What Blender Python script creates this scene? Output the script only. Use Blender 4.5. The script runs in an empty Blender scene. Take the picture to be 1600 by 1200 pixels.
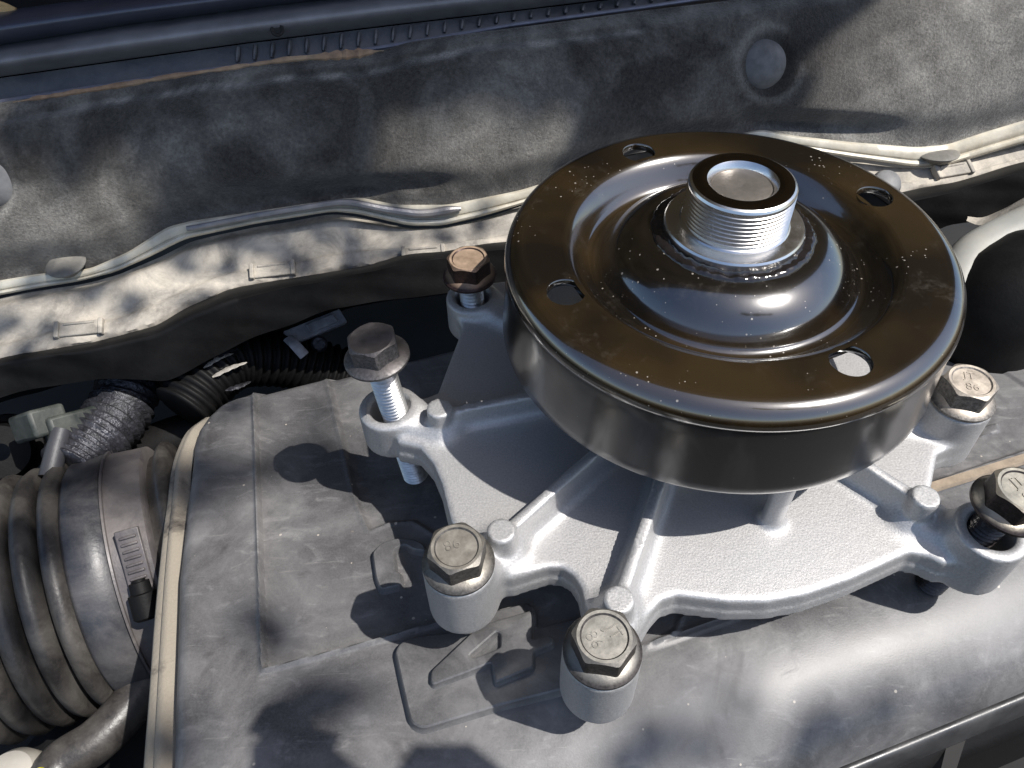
import bpy, bmesh, math, random
import numpy as np
from mathutils import Vector, Matrix, Euler

random.seed(7); RNG = np.random.default_rng(7)
scene = bpy.context.scene
COL = scene.collection
MM = 0.001                                    # everything below is written in millimetres

# ------------------------------------------------------------------ camera, sky, sun, exposure
F_PX = 1220.27                                # focal length for a picture 1600 wide
CAM = np.array([-63.98, -180.23, 140.64])
AX, ROLL = 0.736615, -0.031522
def _rz(a): return np.array([[math.cos(a), -math.sin(a), 0], [math.sin(a), math.cos(a), 0], [0, 0, 1]])
def _rx(a): return np.array([[1, 0, 0], [0, math.cos(a), -math.sin(a)], [0, math.sin(a), math.cos(a)]])
ROT = np.array([[0.99950322, 0.03151692, 0.0], [-0.02335895, 0.74078773, -0.67133292], [-0.02115834, 0.67099942, 0.74115593]])
cam_d = bpy.data.cameras.new('camera'); cam_o = bpy.data.objects.new('camera', cam_d); COL.objects.link(cam_o)
cam_d.sensor_width = 36; cam_d.lens = 36 * F_PX / 1600; cam_d.clip_start = 0.005; cam_d.clip_end = 60
M = Matrix(ROT.tolist()).to_4x4(); M.translation = Vector((CAM * MM).tolist()); cam_o.matrix_world = M
scene.camera = cam_o
cam_d.dof.use_dof = False

SUN_EL = 59.0; SUN_AZ = -18.0                 # direction the light comes from, counted from +X
SUN = np.array([math.cos(math.radians(SUN_EL)) * math.cos(math.radians(SUN_AZ)),
                math.cos(math.radians(SUN_EL)) * math.sin(math.radians(SUN_AZ)), math.sin(math.radians(SUN_EL))])
w = bpy.data.worlds.new('World'); scene.world = w; w.use_nodes = True
nt = w.node_tree; bg = nt.nodes['Background']
sky = nt.nodes.new('ShaderNodeTexSky'); sky.sky_type = 'NISHITA'; sky.sun_disc = False
sky.sun_elevation = math.radians(SUN_EL); sky.sun_rotation = math.radians(90 - SUN_AZ)
sky.air_density = 1.0; sky.dust_density = 1.4; sky.ozone_density = 1.2
nt.links.new(sky.outputs[0], bg.inputs[0]); bg.inputs[1].default_value = 0.122
sd = bpy.data.lights.new('sun', 'SUN'); sd.energy = 4.7; sd.angle = math.radians(0.53); sd.color = (1.0, 0.965, 0.915)
so = bpy.data.objects.new('sun', sd); COL.objects.link(so)
so.rotation_euler = Vector((-SUN).tolist()).to_track_quat('-Z', 'Y').to_euler(); so.location = (1, -.4, 2)
scene.view_settings.view_transform = 'Standard'; scene.view_settings.look = 'None'
scene.view_settings.exposure = 0.40; scene.view_settings.gamma = 1
scene.cycles.max_bounces = 6; scene.cycles.use_denoising = True
scene.cycles.sample_clamp_indirect = 4

# ------------------------------------------------------------------ places: a picture point put on a plane of the real place
def rays(px):
    px = np.atleast_2d(np.array(px, float))
    return np.stack([(px[:, 0] - 800) / F_PX, -(px[:, 1] - 600) / F_PX, -np.ones(len(px))], 1) @ ROT.T
def on_plane(px, p0, n):
    v = rays(px); n = np.array(n, float)
    t = ((np.array(p0, float) - CAM) @ n) / (v @ n)
    return CAM + v * t[:, None]
def at(px, z): return on_plane(px, (0, 0, z), (0, 0, 1))
def at_depth(px, dist):
    v = rays(px); return CAM + v / np.linalg.norm(v, axis=1)[:, None] * np.array(dist, float).reshape(-1, 1)
CA = math.radians(17.5); CU = np.array([math.cos(CA), math.sin(CA), 0]); CV = np.array([-math.sin(CA), math.cos(CA), 0])
def cover_z(v): return -87 - 0.11 * (v + 81)
COVER_N = np.array([0.11 * CV[0], 0.11 * CV[1], 1.0]); COVER_P = CV * -81 + np.array([0, 0, -87])
def on_cover(px, lift=0.0):
    return on_plane(px, COVER_P + np.array([0, 0, lift]), COVER_N)
def cover_uv(px, lift=0.0):
    P = on_cover(px, lift); return np.stack([P @ CU, P @ CV], 1)
WA = math.radians(8.0); WD = np.array([math.cos(WA), math.sin(WA), 0]); WN = np.array([-math.sin(WA), math.cos(WA), 0])
WALL_P = np.array([-60.0, 130.0, -78.0])      # foot of the insulated wall behind the engine
FELT_N = WN - 0.55 * np.array([0, 0, 1.0]); LEDGE_N = np.array([0, 0, 1.0]) - 0.42 * WN
def on_felt(px, off=0.0): return on_plane(px, WALL_P - FELT_N / np.linalg.norm(FELT_N) * off, FELT_N)
def on_ledge(px, off=0.0): return on_plane(px, WALL_P + LEDGE_N / np.linalg.norm(LEDGE_N) * off, LEDGE_N)

# ------------------------------------------------------------------ materials
class NB:
    def __init__(s, name):
        s.m = bpy.data.materials.new(name); s.m.use_nodes = True; s.t = s.m.node_tree
        s.b = s.t.nodes['Principled BSDF']
        tc = s.t.nodes.new('ShaderNodeTexCoord'); oi = s.t.nodes.new('ShaderNodeObjectInfo')
        sc = s.t.nodes.new('ShaderNodeVectorMath'); sc.operation = 'SCALE'; sc.inputs['Scale'].default_value = 1000
        s.t.links.new(tc.outputs['Object'], sc.inputs[0])
        mu = s.t.nodes.new('ShaderNodeMath'); mu.operation = 'MULTIPLY'; mu.inputs[1].default_value = 300
        s.t.links.new(oi.outputs['Random'], mu.inputs[0])
        ad = s.t.nodes.new('ShaderNodeVectorMath'); ad.operation = 'ADD'
        s.t.links.new(sc.outputs[0], ad.inputs[0]); s.t.links.new(mu.outputs[0], ad.inputs[1])
        s.raw = sc.outputs[0]; s.co = ad.outputs[0]
    def L(s, a, b): s.t.links.new(a, b)
    def noise(s, scale, detail=4, rough=.55, dist=0, stretch=None, off=0):
        n = s.t.nodes.new('ShaderNodeTexNoise'); n.inputs['Scale'].default_value = scale
        n.inputs['Detail'].default_value = detail; n.inputs['Roughness'].default_value = rough; n.inputs['Distortion'].default_value = dist
        co = s.co
        if stretch or off:
            mp = s.t.nodes.new('ShaderNodeMapping'); mp.inputs['Scale'].default_value = stretch or (1, 1, 1)
            mp.inputs['Location'].default_value = (off, off * .7, -off)
            s.L(co, mp.inputs[0]); co = mp.outputs[0]
        s.L(co, n.inputs['Vector']); return n.outputs['Fac']
    def voro(s, scale, feature='F1', rnd=1.0, out='Distance'):
        n = s.t.nodes.new('ShaderNodeTexVoronoi'); n.feature = feature; n.inputs['Scale'].default_value = scale
        n.inputs['Randomness'].default_value = rnd; s.L(s.co, n.inputs['Vector']); return n.outputs[out]
    def ramp(s, f, stops):
        r = s.t.nodes.new('ShaderNodeValToRGB'); e = r.color_ramp.elements
        while len(e) < len(stops): e.new(.5)
        for k, (p, c) in enumerate(stops):
            e[k].position = p; e[k].color = (c, c, c, 1) if not isinstance(c, tuple) else (*c, 1)
        s.L(f, r.inputs[0]); return r.outputs[0]
    def mix(s, fac, a, b, mode='MIX'):
        n = s.t.nodes.new('ShaderNodeMix'); n.data_type = 'RGBA'; n.blend_type = mode
        for val, i in ((fac, 0), (a, 6), (b, 7)):
            if isinstance(val, (int, float)): n.inputs[i].default_value = val if i == 0 else (val, val, val, 1)
            elif isinstance(val, tuple): n.inputs[i].default_value = (*val, 1)
            else: s.L(val, n.inputs[i])
        return n.outputs[2]
    def math(s, op, a, b=None, clamp=False):
        n = s.t.nodes.new('ShaderNodeMath'); n.operation = op; n.use_clamp = clamp
        for val, i in ((a, 0), (b, 1)):
            if val is None: continue
            if isinstance(val, (int, float)): n.inputs[i].default_value = val
            else: s.L(val, n.inputs[i])
        return n.outputs[0]
    def normal_z(s):
        g = s.t.nodes.new('ShaderNodeNewGeometry'); x = s.t.nodes.new('ShaderNodeSeparateXYZ'); s.L(g.outputs['Normal'], x.inputs[0]); return x.outputs[2]
    def set(s, **k):
        for key, v in k.items():
            key = {'color': 'Base Color', 'rough': 'Roughness', 'metal': 'Metallic', 'coat': 'Coat Weight', 'coat_rough': 'Coat Roughness',
                   'spec': 'Specular IOR Level', 'sheen': 'Sheen Weight', 'aniso': 'Anisotropic'}.get(key, key)
            i = s.b.inputs[key]
            if isinstance(v, (int, float)): i.default_value = v
            elif isinstance(v, tuple): i.default_value = (*v, 1)
            else: s.L(v, i)
    def bump(s, h, dist_mm, strength=1.0, prev=None):
        n = s.t.nodes.new('ShaderNodeBump'); n.inputs['Strength'].default_value = strength; n.inputs['Distance'].default_value = dist_mm * MM
        s.L(h, n.inputs['Height'])
        if prev is not None: s.L(prev, n.inputs['Normal'])
        s.L(n.outputs[0], s.b.inputs['Normal']); return n.outputs[0]

def m_aluminium():
    n = NB('cast_aluminium')
    sp = n.noise(1.7, 2, .7); big = n.noise(.05, 3)
    c = n.mix(n.ramp(sp, [(.3, 0.0), (.7, 1.0)]), (.37, .366, .367), (.52, .512, .508))
    c = n.mix(n.ramp(big, [(.35, 0.0), (.75, .25)]), c, (.52, .51, .49))
    c = n.mix(n.ramp(n.noise(.16, 6, .7, 1, off=44), [(.62, 0.0), (.74, .35)]), c, (.33, .31, .28))
    n.set(color=c, metal=.6, rough=n.ramp(sp, [(.2, .46), (.8, .58)]))
    b = n.bump(n.noise(1.7, 2, .6), .13, .5); n.bump(n.noise(.28, 2), .25, .3, b)
    return n.m
def m_black_paint():
    n = NB('black_gloss_paint')
    d = n.voro(.8); d2 = n.noise(.045, 3); keep = n.voro(.8, out='Color')
    sx = n.t.nodes.new('ShaderNodeSeparateColor'); n.L(keep, sx.inputs[0])
    size = n.math('MULTIPLY', n.math('POWER', sx.outputs[0], 4.0), n.ramp(d2, [(.44, .02), (.66, .30)]))
    dot = n.math('LESS_THAN', d, size)
    smear = n.math('MULTIPLY', n.ramp(n.noise(.09, 5, .7, off=30), [(.56, 0.0), (.8, .35)]), n.ramp(n.noise(.6, 3, .7), [(.4, 0.0), (.7, 1.0)]))
    dust = n.math('MAXIMUM', n.math('MULTIPLY', dot, .55), n.math('MULTIPLY', smear, .35))
    n.set(color=n.mix(dust, n.mix(n.ramp(n.noise(.022, 3, .5, off=60), [(.42, 0.0), (.62, 1.0)]), (.0045, .0032, .0023), (.025, .0155, .0062)), (.42, .37, .31)), rough=n.math('ADD', n.math('MULTIPLY', dust, .5), .20), coat=1.0, coat_rough=.09, spec=1.0)  # brown mottles: part paint tone, part reflected trees drawn into the base colour
    n.b.inputs['Coat IOR'].default_value = 2.0
    n.bump(n.noise(.35, 2), .05, .3)
    return n.m
def m_skirt():
    n = NB('satin_black_belt_face')
    v = n.voro(.35); vc = n.voro(.35, out='Color'); sx = n.t.nodes.new('ShaderNodeSeparateColor'); n.L(vc, sx.inputs[0])
    dot = n.math('LESS_THAN', v, n.math('MULTIPLY', n.math('POWER', sx.outputs[0], 5.0), n.ramp(n.noise(.03, 3), [(.45, .02), (.7, .22)])))
    sm = n.ramp(n.noise(.05, 4, .6, 1, stretch=(1, 1, .3)), [(.5, 0.0), (.8, .12)])
    n.set(color=n.mix(n.math('ADD', n.math('MULTIPLY', dot, .7), sm, True), (.012, .0105, .0095), (.45, .42, .38)), rough=.28, spec=.8, coat=.8, coat_rough=.17)
    n.b.inputs['Coat IOR'].default_value = 1.8
    n.bump(n.noise(.5, 2), .04, .3)
    return n.m
def m_steel():
    n = NB('machined_steel')
    n.set(color=n.mix(n.ramp(n.noise(.5, 4), [(.4, 0.0), (.7, 1.0)]), (.82, .80, .78), (.79, .77, .75)), metal=1.0, rough=n.ramp(n.noise(.4, 3), [(.3, .22), (.8, .29)]), aniso=.3)
    n.bump(n.noise(1.2, 2, stretch=(.2, .2, 5)), .03, .3)
    return n.m
def m_simple(name, col, rough=.5, metal=0.0, var=.25, scale=.15, dust=0.0, dustcol=(.33, .29, .24), bump=.15, bscale=.8, spec=.5, dscale=.04, dlo=.42, dhi=.68):
    n = NB(name)
    c = n.mix(n.ramp(n.noise(scale, 5, .6), [(.3, 0.0), (.72, 1.0)]), tuple(x * (1 - var) for x in col), tuple(min(1, x * (1 + var)) for x in col))
    r = rough
    if dust:
        f = n.math('MULTIPLY', n.ramp(n.noise(dscale, 6, .68, .5, off=11), [(dlo, 0.0), (dhi, 1.0)]), dust)
        f = n.math('ADD', f, n.math('MULTIPLY', n.ramp(n.noise(.9, 4, .7), [(.5, 0.0), (.75, 1.0)]), dust * .25), True)
        c = n.mix(f, c, dustcol); r = n.math('ADD', n.math('MULTIPLY', f, .35), rough)
    n.set(color=c, rough=r, metal=metal, spec=spec)
    if bump: n.bump(n.noise(bscale, 3, .6), bump, .6)
    return n.m
def m_cover():
    n = NB('dusty_black_plastic')
    a = n.noise(.022, 6, .66, .8); b = n.noise(.07, 6, .7, 1.2, off=20); f = n.noise(1.6, 3, .7); st = n.noise(.05, 5, .6, 2.0, stretch=(1, 2.2, 1), off=50)
    base = n.mix(n.ramp(f, [(.3, 0.0), (.75, 1.0)]), (.040, .039, .041), (.088, .086, .088))
    d = n.math('MULTIPLY', n.ramp(a, [(.36, .10), (.68, .70)]), n.ramp(b, [(.28, .45), (.7, 1.0)]))
    d = n.math('ADD', d, n.math('MULTIPLY', n.ramp(st, [(.56, 0.0), (.74, .4)]), n.ramp(f, [(.3, .5), (.7, 1.0)])), True)
    c = n.mix(d, base, (.29, .282, .278))
    wet = n.ramp(n.noise(.03, 4, .6, 1.0, off=90), [(.60, 0.0), (.70, .8)])
    c = n.mix(n.math('MULTIPLY', wet, .6), c, (.022, .020, .021))
    tan = n.ramp(n.noise(.11, 3, .5, off=70), [(.76, 0.0), (.80, .5)])
    c = n.mix(tan, c, (.36, .29, .21))
    # fine pale flecks
    v = n.voro(.22); vc = n.voro(.22, out='Color'); sx = n.t.nodes.new('ShaderNodeSeparateColor'); n.L(vc, sx.inputs[0])
    fl = n.math('LESS_THAN', v, n.math('MULTIPLY', n.math('POWER', sx.outputs[0], 10.0), .14))
    c = n.mix(n.math('MULTIPLY', fl, .7), c, (.5, .45, .38))
    sc_ = n.noise(.5, 5, .7, .4, stretch=(.12, 1.6, 1), off=33); c = n.mix(n.ramp(sc_, [(.62, 0.0), (.72, .35)]), c, (.30, .285, .27))
    n.set(color=c, rough=n.math('ADD', n.math('MULTIPLY', d, .20), .40), spec=.5)
    p = n.bump(n.noise(2.2, 2, .6), .06, .45); n.bump(n.noise(.12, 3), .14, .3, p)
    return n.m
def m_badge():
    n = NB('smooth_badge_plastic')
    f = n.noise(1.6, 3, .7); a = n.noise(.05, 5, .65, .8, off=15)
    c = n.mix(n.ramp(f, [(.3, 0.0), (.75, 1.0)]), (.05, .049, .051), (.09, .088, .09))
    c = n.mix(n.ramp(a, [(.4, .08), (.72, .5)]), c, (.30, .294, .29))
    n.set(color=c, rough=.36, spec=.55); n.bump(n.noise(2.2, 2, .6), .05, .45)
    return n.m
BADGE = m_badge()
def m_felt():
    n = NB('grey_felt')
    f = n.noise(.62, 7, .82); a = n.noise(.018, 5, .65, .6); s2 = n.noise(.10, 5, .65, off=8)
    c = n.mix(n.ramp(f, [(.3, 0.0), (.72, 1.0)]), (.0075, .0064, .0058), (.085, .077, .070))
    d = n.math('MULTIPLY', n.ramp(a, [(.46, 0.0), (.72, .6)]), n.ramp(s2, [(.3, .4), (.7, 1.0)]))
    c = n.mix(d, c, n.mix(n.ramp(f, [(.3, 0.0), (.7, 1.0)]), (.24, .228, .205), (.60, .575, .525)))
    dk = n.ramp(n.noise(.022, 6, .72, .4, off=40), [(.50, 0.0), (.72, .7)])
    c = n.mix(dk, c, (.03, .028, .027))
    w_ = n.t.nodes.new('ShaderNodeAttribute'); w_.attribute_name = 'wear_and_sun'
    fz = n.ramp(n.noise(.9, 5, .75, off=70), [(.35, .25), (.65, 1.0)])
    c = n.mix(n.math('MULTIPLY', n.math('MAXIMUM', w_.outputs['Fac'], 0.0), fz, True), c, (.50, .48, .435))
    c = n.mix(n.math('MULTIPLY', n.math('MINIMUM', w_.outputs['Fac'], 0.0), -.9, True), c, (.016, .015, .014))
    fib = n.noise(.8, 4, .7, 1.5, stretch=(.35, 2.2, 1.2), off=5); c = n.mix(n.ramp(fib, [(.62, 0.0), (.76, .28)]), c, (.26, .245, .225))
    n.set(color=c, rough=.95, spec=.1, sheen=.25)
    p = n.bump(n.noise(.75, 5, .8), 1.3, .9); n.bump(n.noise(.07, 3), 2.0, .35, p)
    return n.m
ALU = m_aluminium(); BLACK = m_black_paint(); SKIRT = m_skirt(); STEEL = m_steel(); COVER = m_cover(); FELT = m_felt()
RECESS = m_simple('matte_plug_metal', (.27, .245, .22), .42, .8, .12, .5)
LEDGE = m_simple('weathered_tan_plastic', (.26, .24, .21), .6, 0, .3, .12, .85, (.60, .54, .45), .2, 1.0, .3, .05)
STRIP = m_simple('aged_trim_strip', (.52, .49, .41), .38, .15, .3, .1, .5, (.48, .40, .28), .15, .8)
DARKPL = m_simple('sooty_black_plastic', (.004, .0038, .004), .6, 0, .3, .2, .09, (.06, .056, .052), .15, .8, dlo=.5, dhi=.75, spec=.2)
RUBBER = m_simple('dusty_rubber', (.022, .020, .0195), .36, 0, .35, .08, .5, (.18, .165, .145), .2, .7, dlo=.36, dhi=.7)
RUBBERB = m_simple('smooth_hose_rubber', (.030, .031, .037), .36, 0, .2, .08, .5, (.17, .16, .155), .12, .9)
CLAMP = m_simple('dirty_clamp_plastic', (.085, .076, .078), .42, .1, .35, .1, .55, (.19, .17, .155), .15, .8)
RIM = m_simple('tan_dusted_rim', (.055, .047, .042), .5, 0, .3, .08, .95, (.28, .245, .195), .3, .9, dscale=.03, dlo=.38, dhi=.50)
TANSTRIP = m_simple('tan_dust_strip', (.24, .19, .14), .55, 0, .35, .15, .8, (.40, .32, .23), .2, .9)
CARBLK = m_simple('car_body_black', (.042, .048, .075), .30, 0, .2, .05, .25, (.13, .13, .14), .04, .8, dlo=.5, dhi=.8, spec=1.0)
CARPLAS = m_simple('cowl_ribbed_plastic', (.036, .035, .040), .36, 0, .3, .1, .5, (.15, .145, .145), .2, .6, spec=.9)
RAILPL = m_simple('greyed_rail_plastic', (.17, .17, .185), .34, 0, .3, .06, .4, (.2, .2, .2), .1, .6, spec=.9)
RAILDK = m_simple('dark_rail_plastic', (.028, .028, .030), .36, 0, .3, .06, .4, (.10, .098, .095), .12, .7, spec=.8)
PIN = m_simple('grey_pin_plastic', (.12, .12, .122), .5, 0, .3, .25, .4, (.2, .195, .19), .1, .8)
PINDUST = m_simple('dusty_pin_plastic', (.13, .125, .115), .55, 0, .25, .2, .7, (.27, .25, .21), .15, .8)
RUSTEDGE = m_simple('torn_tan_edge', (.30, .19, .12), .9, 0, .35, .25, .5, (.45, .36, .25), .4, 1.2)
BRIGHTEDGE = m_simple('pale_trim_line', (.20, .20, .24), .4, .3, .2)
PIPE = m_simple('pale_grey_pipe', (.30, .30, .275), .5, 0, .15, .05, .5, (.36, .32, .26), .1, .6)
GREYPL = m_simple('grey_bracket', (.42, .43, .46), .5, 0, .25, .25, .6, (.16, .15, .15), .2, .6)
GREEN = m_simple('grey_green_connector', (.018, .023, .020), .5, 0, .2, .1, .3, (.2, .2, .18), .15, .7)
FOIL = m_simple('crinkled_foil', (.045, .046, .055), .36, .5, .7, .3, .5, (.03, .03, .03), 1.6, .45)
FLAKE = m_simple('torn_flake_edge', (.30, .28, .25), .5, 0, .4, .4)
GREYSTEM = m_simple('dull_grey_stem', (.04, .04, .045), .5, 0, .2, .1)
DARKHOLE = m_simple('grime_and_gap_shade', (.010, .0095, .009), .8, 0, .4, .02, .15, (.05, .045, .04), .3, .1)
CABLE = m_simple('tan_cable', (.52, .36, .17), .5, 0, .15)
CAPM = m_simple('pale_cap', (.40, .375, .33), .5, 0, .1, .1, .4, (.38, .34, .28), .1, .6)
YELLOW = m_simple('yellow_paint_dot', (.75, .62, .03), .4, 0, .1)
HOODM = m_simple('hood_underside', (.26, .165, .075), .7, 0, .65, .006, .55, (.12, .10, .05), 0, dscale=.009)
LEAFM = m_simple('green_leaf', (.07, .11, .03), .5, 0, .3, .05)
BARK = m_simple('brown_bark', (.12, .08, .05), .9, 0, .3, .05)
WELD = m_simple('black_weld_bead', (.012, .010, .010), .10, 0, .3, .4, .04, (.35, .34, .33), .2, .3, dscale=.5, dlo=.6, dhi=.7, spec=.9)
STONE = m_simple('tan_ground_patch', (.45, .42, .37), .8, 0, .15, .05)
BOLT_SH = m_simple('zinc_thread', (.62, .62, .62), .34, .85, .2, .4, .2, (.3, .3, .3), .05, 1.5)
BOLT_SHD = m_simple('grimy_thread', (.30, .27, .22), .45, .75, .3, .4, .4, (.18, .15, .11), .1, 1.2)
BOLT_SHB = m_simple('black_oily_thread', (.035, .03, .03), .25, .3, .3, .4, .2, (.3, .29, .28), .2, .8, dscale=.3, dlo=.55, dhi=.7)
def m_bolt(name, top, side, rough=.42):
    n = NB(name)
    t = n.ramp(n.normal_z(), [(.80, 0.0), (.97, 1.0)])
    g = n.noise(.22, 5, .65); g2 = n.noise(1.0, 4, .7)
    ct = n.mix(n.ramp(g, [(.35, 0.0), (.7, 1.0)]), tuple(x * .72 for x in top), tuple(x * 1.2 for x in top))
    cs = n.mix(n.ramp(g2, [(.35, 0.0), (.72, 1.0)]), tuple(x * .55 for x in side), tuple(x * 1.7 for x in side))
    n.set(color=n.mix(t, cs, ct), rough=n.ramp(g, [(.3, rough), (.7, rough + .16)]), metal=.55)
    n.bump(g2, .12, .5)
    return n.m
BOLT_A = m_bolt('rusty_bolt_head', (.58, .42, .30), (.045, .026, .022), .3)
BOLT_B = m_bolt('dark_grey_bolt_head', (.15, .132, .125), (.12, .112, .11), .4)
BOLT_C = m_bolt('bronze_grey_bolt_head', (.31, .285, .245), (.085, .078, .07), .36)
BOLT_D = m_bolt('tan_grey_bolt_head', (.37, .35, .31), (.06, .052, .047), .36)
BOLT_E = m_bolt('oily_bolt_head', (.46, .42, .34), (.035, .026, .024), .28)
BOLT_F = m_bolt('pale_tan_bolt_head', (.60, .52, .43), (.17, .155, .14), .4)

# ------------------------------------------------------------------ object helpers
def world_of(o):
    p = Vector((0, 0, 0))
    while o is not None: p += o.location; o = o.parent
    return p
def mesh_obj(name, V, Fc, mat, parent=None, smooth=True, sharp=None, base=None):
    V = np.asarray(V, float) * MM
    org = world_of(parent) if parent is not None else (Vector(np.asarray(base, float) * MM) if base is not None else Vector((0, 0, 0)))
    V = V - np.array(org)
    me = bpy.data.meshes.new(name); me.from_pydata(V.tolist(), [], [tuple(int(i) for i in f) for f in Fc] if not isinstance(Fc, np.ndarray) else Fc.tolist())
    me.materials.append(mat); me.update()
    if smooth:
        me.polygons.foreach_set('use_smooth', np.ones(len(me.polygons), bool))
        if sharp is not None: me.set_sharp_from_angle(angle=math.radians(sharp))
    o = bpy.data.objects.new(name, me); COL.objects.link(o)
    if parent is not None: o.parent = parent
    else: o.location = org
    return o
def empty(name, base, label, cat, group=None, kind=None):
    o = bpy.data.objects.new(name, None); COL.objects.link(o); o.location = Vector(np.asarray(base, float) * MM); o.empty_display_size = .01
    tag(o, label, cat, group, kind); return o
def tag(o, label=None, cat=None, group=None, kind=None):
    if label: o['label'] = label
    if cat: o['category'] = cat
    if group: o['group'] = group
    if kind: o['kind'] = kind
    return o
def grid_faces(nr, nc, cyc=False, flip=False):
    r, c = np.meshgrid(np.arange(nr - 1), np.arange(nc if cyc else nc - 1), indexing='ij'); r = r.ravel(); c = c.ravel(); c2 = (c + 1) % nc
    f = np.stack([r * nc + c, r * nc + c2, (r + 1) * nc + c2, (r + 1) * nc + c], 1)
    return f[:, ::-1] if flip else f
class Geo:
    def __init__(s): s.v = []; s.f = []; s.n = 0
    def add(s, V, Fc):
        V = np.asarray(V, float)
        s.f += [tuple(int(i) + s.n for i in f) for f in Fc]; s.v.append(V); s.n += len(V); return s
    def lathe(s, prof, seg=96, c=(0, 0, 0), frame=None, ang0=0, wob=None):
        prof = np.array(prof, float); t = np.linspace(0, 2 * np.pi, seg, endpoint=False) + ang0
        X, Y, Z = (np.array([1, 0, 0]), np.array([0, 1, 0]), np.array([0, 0, 1])) if frame is None else frame
        ring = np.outer(np.cos(t), X) + np.outer(np.sin(t), Y)
        V = prof[:, 0][:, None, None] * ring[None] + prof[:, 1][:, None, None] * np.asarray(Z)[None, None] + np.array(c)
        return s.add(V.reshape(-1, 3), grid_faces(len(prof), seg, True, True))
    def tube(s, pts, r, seg=14, caps=True, squash=1.0):
        P = np.array(pts, float); n = len(P); T = np.gradient(P, axis=0); T /= np.linalg.norm(T, axis=1)[:, None] + 1e-12
        up = np.array([0, 0, 1.0]) if abs(T[0][2]) < .9 else np.array([1.0, 0, 0])
        r = np.broadcast_to(np.array(r, float), (n,)); t = np.linspace(0, 2 * np.pi, seg, endpoint=False); rings = []
        A = np.cross(T[0], up); A /= np.linalg.norm(A)
        for i in range(n):
            A = A - T[i] * (A @ T[i]); A /= np.linalg.norm(A); B = np.cross(T[i], A)
            rings.append(P[i] + r[i] * (np.outer(np.cos(t), A) + np.outer(np.sin(t), B) * squash))
        f = [tuple(q) for q in grid_faces(n, seg, True)]
        if caps: f += [tuple(range(seg))[::-1], tuple((n - 1) * seg + k for k in range(seg))]
        return s.add(np.concatenate(rings), f)
    def box(s, c, d, frame=None):
        X, Y, Z = (np.eye(3)) if frame is None else [np.asarray(a, float) for a in frame]
        V = [np.array(c) + X * d[0] / 2 * a + Y * d[1] / 2 * b + Z * d[2] / 2 * e for a in (-1, 1) for b in (-1, 1) for e in (-1, 1)]
        return s.add(V, [(0, 1, 3, 2), (4, 6, 7, 5), (0, 4, 5, 1), (2, 3, 7, 6), (0, 2, 6, 4), (1, 5, 7, 3)])
    def loft(s, rows, flip=False):
        rows = [np.asarray(r, float) for r in rows]
        return s.add(np.concatenate(rows), grid_faces(len(rows), len(rows[0]), False, flip))
    def obj(s, name, mat, parent=None, smooth=True, sharp=35, base=None, bevel=0):
        o = mesh_obj(name, np.concatenate(s.v), s.f, mat, parent, smooth, sharp, base)
        if bevel:
            m = o.modifiers.new('bevel', 'BEVEL'); m.width = bevel * MM; m.segments = 2; m.limit_method = 'ANGLE'
        return o
def smooth_curve(pts, n):
    P = np.array(pts, float)
    d = np.r_[0, np.cumsum(np.linalg.norm(np.diff(P, axis=0), axis=1))]; t = np.linspace(0, d[-1], n)
    m = np.gradient(P, d, axis=0); out = []
    for x in t:
        i = min(np.searchsorted(d, x, 'right') - 1, len(P) - 2); h = d[i + 1] - d[i]; u = (x - d[i]) / h
        out.append((2*u**3-3*u**2+1)*P[i] + (u**3-2*u**2+u)*h*m[i] + (-2*u**3+3*u**2)*P[i+1] + (u**3-u**2)*h*m[i+1])
    return np.array(out)
def yline(poly, xs, sm=0):
    p = np.array(poly, float); x = p[:, 0]; y = p[:, 1]
    out = np.interp(xs, x, y)
    k0 = (y[1] - y[0]) / (x[1] - x[0]); k1 = (y[-1] - y[-2]) / (x[-1] - x[-2])
    out = np.where(xs < x[0], y[0] + k0 * (xs - x[0]), out); out = np.where(xs > x[-1], y[-1] + k1 * (xs - x[-1]), out)
    if sm:
        k = np.ones(2 * sm + 1) / (2 * sm + 1); out = np.convolve(np.pad(out, sm, mode='edge'), k, 'valid')
    return out
def fbm(x, y, seed=0, octv=4):
    r = np.random.default_rng(seed); out = 0; a = 1.0
    for o in range(octv):
        for _ in range(3):
            th, ph = r.uniform(0, 2 * np.pi, 2); k = 2.0 ** o
            out = out + a / 3 * np.sin(k * (x * math.cos(th) + y * math.sin(th)) * 2 + ph)
        a *= .5
    return out
def poly_sdf(px, py, poly):
    poly = np.asarray(poly, float); d = np.full(px.shape, 1e9); ins = np.zeros(px.shape, bool); n = len(poly)
    for i in range(n):
        a = poly[i]; b = poly[(i + 1) % n]; e = b - a; wx = px - a[0]; wy = py - a[1]
        t = np.clip((wx * e[0] + wy * e[1]) / (e @ e + 1e-12), 0, 1)
        d = np.minimum(d, (wx - e[0] * t) ** 2 + (wy - e[1] * t) ** 2)
        c = ((a[1] > py) != (b[1] > py)); ins ^= c & (px < (b[0] - a[0]) * (py - a[1]) / (b[1] - a[1] + 1e-12) + a[0])
    d = np.sqrt(d); return np.where(ins, -d, d)
def smoothstep(a, b, x):
    t = np.clip((x - a) / (b - a), 0, 1); return t * t * (3 - 2 * t)
def smin(a, b, k):
    h = np.clip(.5 + .5 * (b - a) / k, 0, 1); return b * (1 - h) + a * h - k * h * (1 - h)
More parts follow.
